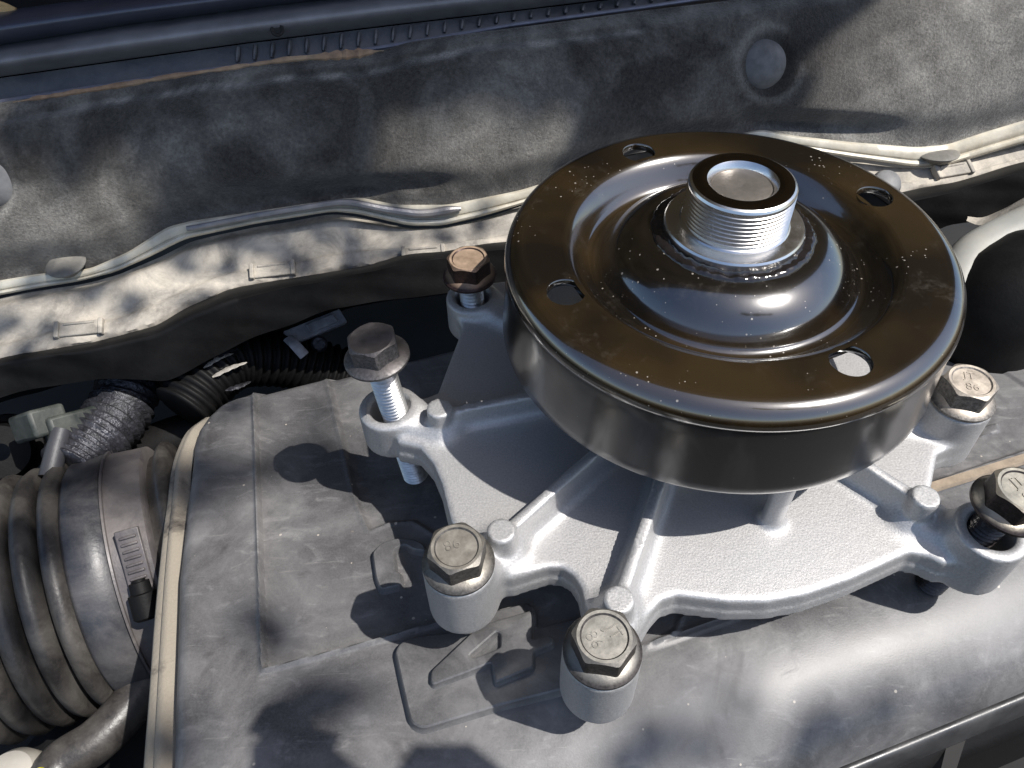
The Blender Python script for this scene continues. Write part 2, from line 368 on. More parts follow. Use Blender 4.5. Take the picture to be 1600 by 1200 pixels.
def surface_nets(Fv, org, h):
    nx, ny, nz = Fv.shape; s = Fv < 0
    acc = np.zeros((nx-1, ny-1, nz-1, 3)); cnt = np.zeros((nx-1, ny-1, nz-1))
    gi = np.stack(np.meshgrid(np.arange(nx), np.arange(ny), np.arange(nz), indexing='ij'), -1).astype(float)
    faces_src = []
    for ax in range(3):
        sl0 = [slice(None)] * 3; sl1 = [slice(None)] * 3; sl0[ax] = slice(0, -1); sl1[ax] = slice(1, None); sl0 = tuple(sl0); sl1 = tuple(sl1)
        a, b = Fv[sl0], Fv[sl1]; cr = s[sl0] != s[sl1]; I = np.argwhere(cr); t = a[cr] / (a[cr] - b[cr])
        P = I.astype(float); P[:, ax] += t
        o1, o2 = [q for q in range(3) if q != ax]
        for d1 in (0, 1):
            for d2 in (0, 1):
                J = I.copy(); J[:, o1] -= d1; J[:, o2] -= d2
                ok = (J >= 0).all(1) & (J[:, 0] < nx-1) & (J[:, 1] < ny-1) & (J[:, 2] < nz-1)
                np.add.at(acc, tuple(J[ok].T), P[ok]); np.add.at(cnt, tuple(J[ok].T), 1)
        faces_src.append((ax, o1, o2, I, s[sl0][cr]))
    act = cnt > 0; idx = -np.ones(act.shape, int); idx[act] = np.arange(act.sum())
    V = acc[act] / cnt[act][:, None] * h + np.array(org); faces = []
    for ax, o1, o2, I, inside in faces_src:
        q = []
        for d1, d2 in ((0, 0), (1, 0), (1, 1), (0, 1)):
            J = I.copy(); J[:, o1] -= d1; J[:, o2] -= d2
            ok = (J >= 0).all(1) & (J[:, 0] < nx-1) & (J[:, 1] < ny-1) & (J[:, 2] < nz-1)
            r = -np.ones(len(J), int); r[ok] = idx[tuple(J[ok].T)]; q.append(r)
        Q = np.stack(q, 1); good = (Q >= 0).all(1); Q = Q[good]; ins = inside[good]
        flip = ins if ax != 1 else ~ins
        Q[flip] = Q[flip][:, ::-1]; faces.append(Q)
    return V, np.concatenate(faces)

# ------------------------------------------------------------------ the engine bay behind and below
XS = np.linspace(-260, 1900, 420)
bay = Geo().loft([[(-700, y, -230 + 8 * math.sin(y * .03)) for y in np.linspace(-400, 500, 40)], [(700, y, -235 + 6 * math.sin(y * .05)) for y in np.linspace(-400, 500, 40)]]).obj('engine_bay_floor', DARKHOLE)
tag(bay, kind='structure')

L_STRIP_LO = [(0, 462), (70, 449), (120, 441), (180, 426), (235, 402), (290, 374), (400, 350), (520, 331), (560, 335), (640, 354), (690, 354), (750, 340), (810, 322), (1000, 260), (1190, 220), (1240, 232), (1330, 247), (1430, 262), (1480, 260), (1540, 242), (1600, 224)]
L_FELT_LO = [(0, 440), (60, 430), (140, 422), (200, 396), (262, 356), (300, 347), (400, 332), (520, 314), (560, 310), (620, 322), (700, 322), (810, 300), (1000, 242), (1190, 204), (1240, 214), (1330, 224), (1430, 232), (1480, 228), (1540, 208), (1600, 190)]
L_FELT_HI = [(-60, 170), (0, 161), (150, 138), (300, 113), (450, 92), (540, 84), (600, 78), (640, 66), (700, 57), (850, 38), (1000, 18), (1150, 0), (1300, -22), (1600, -70)]
L_LEDGE_LO = [(0, 558), (100, 536), (180, 520), (240, 503), (300, 470), (350, 450), (450, 432), (560, 409), (620, 398), (700, 391), (790, 380), (1000, 350), (1200, 322), (1400, 298), (1500, 281), (1600, 254)]
yb = yline(L_FELT_LO, XS, 2); yt = yline(L_FELT_HI, XS, 2); ys = yline(L_STRIP_LO, XS, 2); yl = yline(L_LEDGE_LO, XS, 2)
fn = FELT_N / np.linalg.norm(FELT_N)

pad = empty('insulation_pad', WALL_P, 'wide dusty grey felt insulation pad lining the wall behind the black pulley', 'insulation pad')
NT = 90; rows = []; wear_and_sun = []
pins_px = [(1190, 101, 31, 37), (-8, 285, 30, 38)]
for k in range(NT):
    t = k / (NT - 1); y = yb + (yt - yb) * t
    off = 7 * smoothstep(0.0, .22, t) + 4 * math.sin(math.pi * t) - 5 * smoothstep(.86, 1, t)
    P = on_felt(np.stack([XS, y], 1))
    o = off + 2.2 * fbm(XS * .004, y * .006, 3) * smoothstep(0, .15, t) * smoothstep(1, .9, t)
    # a soft crease runs below the upper edge, dimples sit round the push pins
    yc = yt + 26 + 4 * fbm(XS * .006, XS * 0, 5); o = o - 2.4 * np.exp(-((y - yc) / 7) ** 2) * (XS < 1000)
    for (px, py, a, b) in pins_px:
        rr = np.hypot((XS - px) / a, (y - py) / b); o = o - 4.5 * np.exp(-(rr / 1.25) ** 2)
    # fold in the lower middle
    o = o - 5 * np.exp(-((y - (300 - .06 * (XS - 400))) / 16) ** 2) * smoothstep(230, 420, XS) * smoothstep(760, 640, XS)
    o = o - 6 * np.exp(-((y - (190 + .05 * (XS - 1200))) / 14) ** 2) * smoothstep(1120, 1250, XS) * smoothstep(1420, 1300, XS)
    rows.append(P - fn * o[:, None])
    fb = fbm(XS * .05, y * .05, 61) * .5 + .5
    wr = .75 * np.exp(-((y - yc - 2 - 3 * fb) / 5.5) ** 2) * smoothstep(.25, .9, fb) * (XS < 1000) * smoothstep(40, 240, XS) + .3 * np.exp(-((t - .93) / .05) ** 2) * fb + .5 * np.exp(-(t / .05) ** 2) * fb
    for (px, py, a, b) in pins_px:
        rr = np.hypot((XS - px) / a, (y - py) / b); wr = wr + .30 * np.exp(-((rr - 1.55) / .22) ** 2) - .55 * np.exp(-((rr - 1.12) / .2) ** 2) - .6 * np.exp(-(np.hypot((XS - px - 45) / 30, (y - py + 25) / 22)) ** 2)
    wr = wr + .62 * smoothstep(1180, 1480, XS + .6 * (y - 120)) * (.45 + .55 * fb) + .5 * np.exp(-(np.hypot((XS - 90) / 190, (y - 340) / 75)) ** 2) * (.4 + .6 * fb) + .5 * np.exp(-(np.hypot((XS - 770) / 170, (y - 215) / 60)) ** 2) * (.4 + .6 * fb)  # pale dust, plus sunlit brightness painted at right and in two lower patches
    wear_and_sun.append(wr)
back = [rows[-1] + fn * 6, rows[-1] + fn * 6 - np.array([0, 0, 12])]
felt_rows = rows
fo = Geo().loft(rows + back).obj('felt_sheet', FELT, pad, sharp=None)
at_ = fo.data.attributes.new('wear_and_sun', 'FLOAT', 'POINT'); at_.data.foreach_set('value', np.concatenate(wear_and_sun + [wear_and_sun[-1], wear_and_sun[-1]]).astype(np.float32))
xs = np.linspace(20, 600, 90); ye = yline(L_FELT_HI, xs)
th = 2.0 + 2.2 * np.exp(-((xs - 545) / 45) ** 2) * (1 + .5 * np.sin(xs * .35)) + .7 * fbm(xs * .05, xs * 0, 9)
th = th * smoothstep(20, 60, xs) * smoothstep(600, 570, xs); P = on_felt(np.stack([xs, ye + 1.5 + 1.0 * fbm(xs * .03, xs * 0, 12)], 1), 2.2)
Geo().tube(P, np.clip(th * .5, .12, 4), 8, True).obj('torn_edge', RUSTEDGE, pad)['label'] = 'torn rusty tan upper edge'
def disc_frame(n):
    n = np.array(n, float); n /= np.linalg.norm(n); x = np.cross([0, 0, 1.0], n); x /= np.linalg.norm(x); return (x, np.cross(n, x), n)
def push_pin(px, n, on, off, r, mat, parent, tall=2.0):
    c = on([px], off)[0]
    return Geo().lathe([(0.01, tall), (r * .3, tall * .98), (r * .55, tall * .88), (r * .78, tall * .66), (r * .93, tall * .38), (r, tall * .1), (r * .98, -.4), (r * .8, -1.6), (r * .55, -4)], 48, c, disc_frame(n)).obj('push_pin', mat, parent)
push_pin((1190, 101), -fn + np.array([-.25, -.1, 0]), on_felt, 6.5, 10.8, PIN, pad, 4.2)
push_pin((-8, 285), -fn, on_felt, 7, 10.5, PIN, pad, 4.0)

# trim strip that clamps the pad to the ledge, with its two pins
trim = empty('trim_strip', WALL_P, 'long pale metal trim strip clamped along the bottom edge of the felt', 'trim strip')
prof = [(0.0, .0), (.12, 1.2), (.40, 1.6), (.58, 1.2), (.62, .5), (.66, .5), (.70, 1.5), (.84, 1.9), (.93, 1.4), (.96, .2), (.97, -2.5)]
rows = [on_felt(np.stack([XS, (yb - 2) + (ys - yb + 2) * a], 1), 4.5 + b) for a, b in prof]
Geo().loft(rows).obj('strip_band', STRIP, trim, sharp=40)
xs = np.linspace(292, 720, 80)
yy = yline([(292, 358), (400, 337), (515, 318), (545, 315), (600, 327), (660, 335), (722, 325)], xs, 3)
Geo().tube(on_felt(np.stack([xs, yy], 1), 7.5), np.interp(xs, [292, 500, 700, 722], [1.2, 1.5, 2.2, .8]), 10).obj('edge_bead', m_simple('grey_bead', (.22, .22, .24), .3, .3, .2, .2, .5), trim)['label'] = 'grey rounded bead'
push_pin((103, 413), (0.0, -.05, 1.0), on_felt, 5.0, 8.6, PINDUST, trim, 1.6)
push_pin((1465, 239), (-.05, .15, .99), on_felt, 4.5, 10.0, PINDUST, trim, 1.6)

# ledge below the strip
ledge = empty('cowl_ledge', WALL_P, 'weathered tan plastic ledge below the trim strip, dappled with sun', 'ledge')
ln = LEDGE_N / np.linalg.norm(LEDGE_N)
rows = []
for k in range(26):
    t = k / 25; y = (ys - 6) + (yl - ys + 6) * t
    P = on_ledge(np.stack([XS, y], 1)); o = 1.0 * fbm(XS * .01, y * .01, 21) - 5 * (1 - smoothstep(0, .25, t)) + 1.6 * smoothstep(.78, .84, t)
    rows.append(P + ln * o[:, None])
e = rows[-1]; fr = 1.2 * fbm(XS * .06, XS * 0, 31)[:, None] * np.array([0, -1.0, 0])
rows += [e + np.array([0, -1.2, -1.5]) + fr, e + np.array([0, -.6, -5.5]) + fr * .7, e + np.array([0, 8, -8])]
Geo().loft(rows).obj('ledge_shelf', LEDGE, ledge, sharp=50)
for (x, y, a) in ((126, 515, -6), (427, 424, -7), (662, 398, -5), (1487, 268, -10)):
    p = on_ledge([(x, y)], 1.5)[0]
    Xd = on_ledge([(x + 20, y + 20 * math.tan(math.radians(a)))], 1.5)[0] - p; Xd /= np.linalg.norm(Xd); Yd = np.cross(ln, Xd)
    g = Geo(); g.box(p + ln * .8, (17, 6.5, 2.4), (Xd, Yd, ln)); g.box(p + ln * 1.2 - Xd * 9, (2, 7.5, 4), (Xd, Yd, ln)); g.box(p + ln * 1.0 + Xd * 9, (2, 7.5, 3.4), (Xd, Yd, ln))
    g.box(p + ln * 2.2 + Yd * 2.2, (13, 1.2, 1.0), (Xd, Yd, ln))
    g.obj('clip_tab', LEDGE, ledge, sharp=30, bevel=.5)

# dark inner panel that drops from the ledge
L_PANEL_LO = [(-60, 640), (60, 608), (160, 588), (260, 590), (300, 575), (400, 530), (520, 480), (620, 466), (720, 455), (900, 440), (1100, 420), (1420, 390), (1480, 355), (1540, 340), (1600, 320)]
yp = yline(L_PANEL_LO, XS, 2); rows = []
PP = on_ledge(np.stack([XS, yl], 1)) + np.array([0, 5, -5])
for k in range(22):
    t = k / 21; y = yl + (yp - yl) * t
    P = on_plane(np.stack([XS, y], 1), WALL_P + WN * -52 + np.array([0, 0, -24]), WN - .25 * np.array([0, 0, 1.]))
    P = P * min(1, t * 5) + PP * (1 - min(1, t * 5)) if t < .2 else P
    rows.append(P + (2.5 * fbm(XS * .008, y * .012, 41))[:, None] * WN)
rows += [rows[-1] + WN * 6 - np.array([0, 0, 2]), rows[-1] + WN * 80 - np.array([0, 0, 70])]
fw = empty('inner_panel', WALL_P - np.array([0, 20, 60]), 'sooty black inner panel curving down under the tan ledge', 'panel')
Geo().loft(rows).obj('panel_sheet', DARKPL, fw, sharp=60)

# black cowl above the pad: lip line, ribbed panel, rounded rail, painted tube
cowl = empty('windscreen_cowl', on_felt([(600, 40)])[0], 'glossy black cowl panel with rounded rail above the felt pad', 'cowl panel')
LN = [np.array(q, float) for q in ([(-60, 168), (160, 134), (320, 110), (590, 75), (800, 39), (1000, 12), (1600, -75)],
      [(-60, 131), (0, 120), (200, 92), (380, 67), (600, 40), (820, 14), (1000, -8), (1600, -80)],
      [(-60, 82), (0, 71), (200, 39), (420, 10), (600, -12), (1000, -55), (1600, -130)],
      [(-60, 26), (0, 19), (90, 7), (170, -2), (500, -40), (1000, -95), (1600, -170)])]
Y = [yline(q, XS, 1) for q in LN]
def cl(y, off): return on_felt(np.stack([XS, y], 1), off)
Geo().loft([cl(Y[0] + 10, -14), cl(Y[0] + 3, -12), cl(Y[0] - 4, -12.5), cl(Y[1] + 2, -14)]).obj('backing_sheet', CARPLAS, cowl, sharp=40)
Geo().tube(cl(Y[0], -6), .9, 8).obj('lip_line', BRIGHTEDGE, cowl)
g = Geo()
for a in range(26):
    x = 370 + a * 27; yy0 = float(np.interp(x, XS, Y[0])) - 7; yy1 = float(np.interp(x, XS, Y[1])) + 5
    if yy0 < -25: break
    A = on_felt([(x, yy0)], -11.5)[0]; B = on_felt([(x + 2, yy1)], -12.5)[0]
    Geo().tube([A, (A + B) / 2, B], [.7, 1.15, .8], 8).obj('rib', CARPLAS, cowl)
rows = []
for k in range(17):
    a = k / 16; y = Y[1] + (Y[2] - Y[1]) * a; rows.append(cl(y, -14 + 13 * math.sin(math.pi * min(1, a * 1.02)) ** .8))
Geo().loft(rows).obj('rounded_rail', RAILPL, cowl, sharp=None)
rows = [cl(Y[2] + 1, -16)]
for k in range(17):
    a = k / 16; y = Y[2] + (Y[3] - Y[2]) * a; rows.append(cl(y, -14 + 15 * math.sin(math.pi * a) ** .7))
rows.append(cl(Y[3] - 2, -30))
Geo().loft(rows).obj('painted_tube', CARBLK, cowl, sharp=None)
Geo().lathe([(.05, -.3), (1.5, -.3), (2.0, .4), (2.6, .5), (3.0, 0)], 20, on_felt([(433, 46)], -2.0)[0], disc_frame(-fn + np.array([0, -.4, .3]))).obj('drain_hole', DARKHOLE, cowl)
Geo().loft([cl(Y[3] + 4, -34), cl(Y[3] - 60, -40), cl(Y[3] - 160, -60)]).obj('windscreen_scuttle', DARKPL, cowl)
cb = empty('cable_bundle', on_felt([(5, 12)], -25)[0], 'tan cable bundle poking out at the top left above the cowl', 'cable')
for k in range(4):
    Geo().tube(smooth_curve(on_felt([(-60, 2 + k * 5), (-10, 4 + k * 4.5), (8, 9 + k * 3.5), (24, 17 + k * 1.3)], -18 + k), 14), 1.3, 8).obj('strand', CABLE, cb)

# ------------------------------------------------------------------ things in the dark gap between wall and engine
loom = empty('wire_loom', at_depth([(360, 580)], 395)[0], 'frayed black corrugated wire loom lying behind the engine cover', 'wire loom')
lp = smooth_curve(np.concatenate([at_depth([(285, 640)], 380), at_depth([(318, 600)], 384), at_depth([(360, 566)], 390), at_depth([(430, 560)], 398), at_depth([(500, 575)], 405), at_depth([(590, 600)], 410)]), 120)
lr = 13 + 1.3 * np.sin(np.arange(120) * 1.25)
Geo().tube(lp, lr, 24).obj('loom_tube', DARKPL, loom, sharp=None)
for k, (a, b, c) in enumerate((((318, 575), (345, 558), (365, 552)), ((330, 590), (362, 574), (386, 566)), ((352, 610), (372, 604), (392, 596)), ((340, 560), (352, 550), (372, 545)))):
    Q = at_depth([a, b, c], [372, 372, 374]); Geo().tube(smooth_curve(Q, 10), [.3, .9, 1.5, 1.1, 1.6, 1.2, 1.4, .8, .9, .2], 6, squash=.25).obj('torn_flake', FLAKE if k < 2 else FOIL, loom)
br = empty('grey_bracket', at_depth([(495, 512)], 400)[0], 'small pale grey bracket sloping up behind the dark lifted bolt', 'bracket')
A, B = at_depth([(448, 530)], 392)[0], at_depth([(536, 494)], 402)[0]; X = (B - A) / np.linalg.norm(B - A); Yv = np.cross([0.1, -.5, .8], X); Yv /= np.linalg.norm(Yv); Zv = np.cross(X, Yv)
g = Geo(); g.box((A + B) / 2, (np.linalg.norm(B - A), 8, 3), (X, Yv, Zv)); g.box((A + B) / 2 + Zv * 2 + X * 3, (np.linalg.norm(B - A) * .5, 5, 2), (X, Yv, Zv)); g.obj('bracket_bar', GREYPL, br, sharp=30, bevel=.6)
Geo().tube(smooth_curve(at_depth([(450, 528), (462, 540), (476, 556)], [388, 384, 384]), 8), 2.6, 8, squash=.3).obj('bent_tongue', GREYPL, br)
Geo().lathe([(.1, 4), (3, 4), (4, 3), (4, -5)], 14, at_depth([(499, 538)], 396)[0], disc_frame((.2, -.6, .7))).obj('bracket_nut', FOIL, br)
fh = empty('foil_hose', at_depth([(185, 640)], 400)[0], 'crinkled dark foil wrapped hose bending behind the intake hose', 'hose')
hp = smooth_curve(at_depth([(205, 585), (200, 610), (188, 640), (165, 672), (135, 705), (110, 735)], [408, 402, 398, 392, 388, 384]), 60)
Geo().tube(hp, 13 + 1.3 * np.sin(np.arange(60) * 2.1) + .8 * np.sin(np.arange(60) * .7), 20).obj('foil_sleeve', FOIL, fh, sharp=None)
cn = empty('grey_green_connector', at_depth([(95, 665)], 395)[0], 'grey green plastic connector on a pale stem behind the intake hose', 'connector')
c0 = at_depth([(92, 668)], 390)[0]; fr = (np.array([.78, -.3, .54]), np.array([.55, .7, -.45]), np.array([-.25, .65, .72]))
fr = [a / np.linalg.norm(a) for a in fr]
g = Geo(); g.box(c0 + np.array([-7, 0, 3]), (15, 22, 12), (fr[1], fr[0], fr[2])); g.box(c0 + np.array([8, 2, 1]), (8, 26, 10), (fr[0], fr[1], fr[2])); g.obj('connector_shell', GREEN, cn, sharp=30, bevel=1.5)
Geo().tube(at_depth([(96, 672), (88, 700), (78, 745)], [380, 378, 376]), [3.6, 4.0, 4.4], 16).obj('connector_stem', GREYSTEM, cn)
old = empty('dark_coupling', at_depth([(20, 690)], 400)[0], 'dark greasy pipe coupling in the shadow at the left edge', 'coupling')
Geo().lathe([(4, 18), (12, 18), (13, 15), (13, 6), (16, 5), (16, -4), (12, -6), (12, -30)], 32, at_depth([(10, 700)], 440)[0], disc_frame((.4, -.6, .6))).obj('coupling_body', DARKPL, old)
Geo().tube(smooth_curve(at_depth([(170, 745), (220, 710), (270, 688), (330, 672), (420, 668)], [415, 412, 408, 405, 400]), 30), 11, 18).obj('coupling_hose', DARKPL, old)

# right of the pulley
rp = empty('grey_coolant_pipe', at_depth([(1550, 380)], 380)[0], 'pale grey pipe curving in from the right behind the pulley', 'pipe')
Geo().tube(smooth_curve(at_depth([(2300, 150), (1900, 250), (1660, 335), (1600, 358), (1555, 380), (1520, 402), (1495, 440), (1470, 500)], [520, 450, 405, 395, 388, 380, 372, 366]), 60), 9.3, 24).obj('pipe_run', PIPE, rp)
Geo().lathe([(.1, 3), (4, 3), (6, 2), (7, 0), (7, -8)], 24, at_depth([(1385, 287)], 420)[0], disc_frame((0, -.5, .8))).obj('plastic_stud', PIN, rp)['label'] = 'small round stud'
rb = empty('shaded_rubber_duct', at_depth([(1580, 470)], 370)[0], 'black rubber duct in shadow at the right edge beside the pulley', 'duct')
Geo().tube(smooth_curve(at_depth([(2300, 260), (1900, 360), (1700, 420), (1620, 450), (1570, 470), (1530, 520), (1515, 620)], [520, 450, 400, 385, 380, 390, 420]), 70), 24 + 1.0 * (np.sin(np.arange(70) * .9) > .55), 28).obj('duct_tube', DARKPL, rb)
tabr = empty('pale_flap', at_depth([(1535, 345)], 410)[0], 'small pale plastic flap under the ledge at right', 'flap')
Geo().loft([smooth_curve(at_depth([(1510, 345), (1530, 352), (1560, 345), (1605, 322)], 408), 14), smooth_curve(at_depth([(1512, 340), (1532, 342), (1560, 332), (1605, 308)], 412), 14), smooth_curve(at_depth([(1512, 338), (1532, 340), (1560, 330), (1605, 306)], 418), 14)]).obj('flap_sheet', LEDGE, tabr)

# ------------------------------------------------------------------ engine cover
cov = empty('engine_cover', COVER_P, 'large dusty black plastic engine cover with raised number 4 beneath the pump', 'engine cover')
vL = np.array([-140, -110, -57, 8, 60, 73, 80, 86.4, 91, 94.5, 95.8]); uL = np.array([-191, -190, -188.3, -186, -180.5, -179.2, -177.5, -173.7, -169, -163, -152])
vR = np.array([-140, -40, -20, -8, 13, 40, 80, 96]); uR = np.array([215, 200, 170, 151, 141.4, 128, 108, 100])
NV, NU = 330, 600
tv = np.linspace(0, 1, NV); v_of = -107 + (95.8 + 107) * tv
# more rows near the left rear corner come from the even spacing; columns are spread evenly from the left to the right edge
Vg = np.repeat(v_of[:, None], NU, 1); lo = np.interp(v_of, vL, uL); hi = np.interp(v_of, vR, uR)
sg = np.linspace(0, 1, NU); Ug = lo[:, None] + (hi - lo)[:, None] * sg[None]
def capsule_line(U, V, pts, wd):
    d = np.full(U.shape, 1e9)
    for a, b in zip(pts[:-1], pts[1:]):
        a = np.array(a); b = np.array(b); e = b - a; t = np.clip(((U - a[0]) * e[0] + (V - a[1]) * e[1]) / (e @ e), 0, 1)
        d = np.minimum(d, np.hypot(U - a[0] - e[0] * t, V - a[1] - e[1] * t))
    return np.exp(-(d / wd) ** 2)
PANEL = np.array([(-152.1, 97.5), (-157.2, 11.3), (-160, -36.5), (-131.7, -38.3), (-103.4, -39.6), (-88, -38), (-60, -20), (-40, 30), (-40, 97.5)])
RIGHTP = np.array([(-62, -71.8), (-15, -71.4), (43.7, -71.3), (95, -71.5), (160, -73), (160, -55), (-62, -55)])
H = np.zeros_like(Ug)
sdp = poly_sdf(Ug, Vg, PANEL)
H -= 1.9 * smoothstep(.35, -.35, sdp); H += 1.4 * np.exp(-((sdp - .9) / .75) ** 2) * (Ug < -70)
S2 = np.array([(-121.2, 99), (-121.5, 19), (-119.6, 5.5), (-113, 6.5), (-104, 4), (-96, -8), (-30, -8), (-30, 99)])
s2 = poly_sdf(Ug, Vg, S2); H -= 2.2 * smoothstep(1.2, -1.2, s2); H += .5 * np.exp(-((s2 - 1.4) / .9) ** 2)
# front shoulder rolls off; a step line marks where it starts
H -= 12.5 * np.clip((-72.0 - Vg) / 35, 0, 1) ** 2.0 + .6 * smoothstep(-70.9, -71.9, Vg) * smoothstep(-58, -40, Ug)
H += .5 * np.exp(-((Vg + 69.2) / .5) ** 2) * smoothstep(-52, -50, Ug)
H -= 5.0 * smoothstep(-40, -75, Vg) * smoothstep(-40, -110, Ug) * 0
# raised tan strip at right and shallow steps beyond it
H += 1.6 * smoothstep(-52.6, -52.0, Vg) * smoothstep(-47.4, -48.2, Vg) * smoothstep(52, 54, Ug)
H -= 1.0 * smoothstep(-47.5, -46.9, Vg) * smoothstep(40, 42, Ug)
H += 1.2 * smoothstep(.6, -.6, poly_sdf(Ug, Vg, cover_uv([(1512, 545), (1600, 600), (1660, 640), (1640, 560), (1560, 515)])))
H += .9 * smoothstep(.5, -.5, poly_sdf(Ug, Vg, cover_uv([(1530, 668), (1560, 660), (1562, 672), (1535, 682)])))
H += .7 * capsule_line(Ug, Vg, cover_uv([(1025, 1003), (1058, 985), (1068, 962)]), .6) + .5 * capsule_line(Ug, Vg, cover_uv([(1010, 1010), (1050, 992), (1062, 966)]), .45)
H += .10 * capsule_line(Ug, Vg, cover_uv([(1241, 1010), (1252, 1030), (1256, 1040), (1240, 1044), (1228, 1050)]), .3)
# rounded edges
eL = Ug - lo[:, None]; eB = 95.8 - Vg; eR = hi[:, None] - Ug
for e_, r_ in ((eL, 5), (eB, 6), (eR, 5)):
    q = np.clip(1 - e_ / r_, 0, 1); H -= r_ * (1 - np.sqrt(np.clip(1 - q ** 2, 0, 1)))
H += .35 * fbm(Ug * .02, Vg * .02, 51)
Zg = cover_z(Vg) + H
Pg = Ug[..., None] * CU + Vg[..., None] * CV; Pg[..., 2] = Zg
def ring_down(row, dz, out=None): r = row.copy(); r[:, 2] -= dz; return r if out is None else r + out
front = Pg[0]
fr1 = front - CV * 3.0 + np.array([0, 0, -2.2]); fr2 = front - CV * 6.5 + np.array([0, 0, -7.5]); fr3 = front - CV * 8 + np.array([0, 0, -12])
G = Geo(); G.loft([fr3, fr2, fr1] + [Pg[k] for k in range(NV)] + [ring_down(Pg[-1], 10, CV * .5), ring_down(Pg[-1], 50, CV * 2)])
G.loft([ring_down(Pg[:, -1], 0), ring_down(Pg[:, -1], 12, CU), ring_down(Pg[:, -1], 50, CU * 2)], True)
G.loft([ring_down(Pg[:, 0], 0), ring_down(Pg[:, 0], 6, -CU * .3)])
G.obj('cover_shell', COVER, cov, sharp=38)
# the dust-caked rim along the left edge, one step lower
ri = smooth_curve([(332, 652), (310, 668), (294, 700), (283, 780), (275, 880), (271, 960), (266, 1080), (263, 1205), (262, 1290)], 90)
ro = smooth_curve([(312, 655), (290, 672), (272, 706), (257, 790), (246, 880), (238, 960), (229, 1080), (219, 1205), (212, 1290)], 90)
A = on_cover(ri, -6); B = on_cover(ro, -7.5); Dn = np.array([0, 0, -1.0])
outd = (B - A); outd[:, 2] = 0; outd /= np.linalg.norm(outd, axis=1)[:, None]
Geo().loft([A - outd * 3 + Dn * 1, A + Dn * .6, A * .80 + B * .20 - Dn * .5, A * .50 + B * .50 - Dn * .5, A * .44 + B * .56 + Dn * .7, B * .85 + A * .15 + Dn * .6, B + Dn * 2.2, B + outd * .8 + Dn * 5, B + outd * 1.2 + Dn * 40], True).obj('cover_rim', RIM, cov, sharp=60)

# raised badge parts on the cover
def ccw(p):
    p = np.asarray(p, float); a = np.sum(p[:, 0] * np.roll(p[:, 1], -1) - np.roll(p[:, 0], -1) * p[:, 1]); return p if a > 0 else p[::-1]
def round_poly(p, r, n=5):
    p = ccw(p); out = []
    for i in range(len(p)):
        a, b, c = p[i - 1], p[i], p[(i + 1) % len(p)]; u = (a - b); w_ = (c - b); lu, lw = np.linalg.norm(u), np.linalg.norm(w_)
        k = min(r, lu * .45, lw * .45); A_ = b + u / lu * k; C_ = b + w_ / lw * k
        for t in np.linspace(0, 1, n): out.append((1-t)**2 * A_ + 2*t*(1-t) * b + t*t * C_)
    return np.array(out)
def inset(p, d):
    e = np.roll(p, -1, 0) - p; e /= np.linalg.norm(e, axis=1)[:, None] + 1e-9; n = np.stack([-e[:, 1], e[:, 0]], 1)
    m = n + np.roll(n, 1, 0); m /= np.linalg.norm(m, axis=1)[:, None] + 1e-9; cs = np.clip((m * n).sum(1), .4, 1)
    return p + m * (d / cs)[:, None]
def slab(name, outer, holes, h0, h1, bev, mat, parent):
    bm = bmesh.new(); edges = []
    def toP(q, h): P = q[:, :1] * CU + q[:, 1:2] * CV; P[:, 2] = cover_z(q[:, 1]) + h; return P * MM - np.array(world_of(parent))
    for k, loop in enumerate([outer] + holes):
        sg_ = 1 if k == 0 else -1
        rings = [toP(inset(loop, sg_ * -bev * .8), h0), toP(loop, h0 + (h1 - h0) * .35), toP(inset(loop, sg_ * bev * .35), h1 - (h1 - h0) * .15), toP(inset(loop, sg_ * bev), h1)]
        vs = [[bm.verts.new(p) for p in r] for r in rings]; n = len(loop)
        for r in range(3):
            for i in range(n):
                j = (i + 1) % n; q = (vs[r][i], vs[r][j], vs[r+1][j], vs[r+1][i]); bm.faces.new(q if k == 0 else q[::-1])
        for i in range(n):
            e = bm.edges.get((vs[3][i], vs[3][(i + 1) % n])); edges.append(e)
    r = bmesh.ops.triangle_fill(bm, use_beauty=True, use_dissolve=False, edges=edges, normal=(0, 0, 1))
    for f in bm.faces: f.smooth = True
    bmesh.ops.recalc_face_normals(bm, faces=[g_ for g_ in r['geom'] if isinstance(g_, bmesh.types.BMFace)])
    me = bpy.data.meshes.new(name); bm.to_mesh(me); bm.free(); me.materials.append(mat); me.set_sharp_from_angle(angle=math.radians(40))
    o = bpy.data.objects.new(name, me); COL.objects.link(o); o.parent = parent; return o
def c4(pts): return [(600 + x / 3, 750 + y / 3) for x, y in pts]
plq = cover_uv(c4([(50, 815), (75, 770), (170, 733), (300, 725), (400, 690), (500, 625), (680, 580), (716, 612), (716, 700), (760, 690), (1000, 620), (1060, 900), (860, 990), (560, 1065), (180, 1180), (125, 1150), (90, 1000)]), 1)
badge = slab('badge_plate', round_poly(plq, 3.2), [], -.3, 2.7, .8, BADGE, cov)
four = cover_uv(c4([(220, 965), (222, 910), (420, 722), (475, 690), (690, 625), (696, 640), (692, 762), (775, 738), (797, 760), (792, 792), (704, 826), (704, 896), (518, 972), (505, 876), (390, 922), (235, 980)]), 2.2)
tri = cover_uv(c4([(405, 838), (530, 730), (546, 738), (546, 800), (425, 848)]), 2.2)
slab('number_four', round_poly(four, 1.0, 3), [round_poly(tri, .6, 3)], 2.5, 5.0, .7, BADGE, badge)
def c5(pts): return [(400 + x / 2.4, 700 + y / 2.4) for x, y in pts]
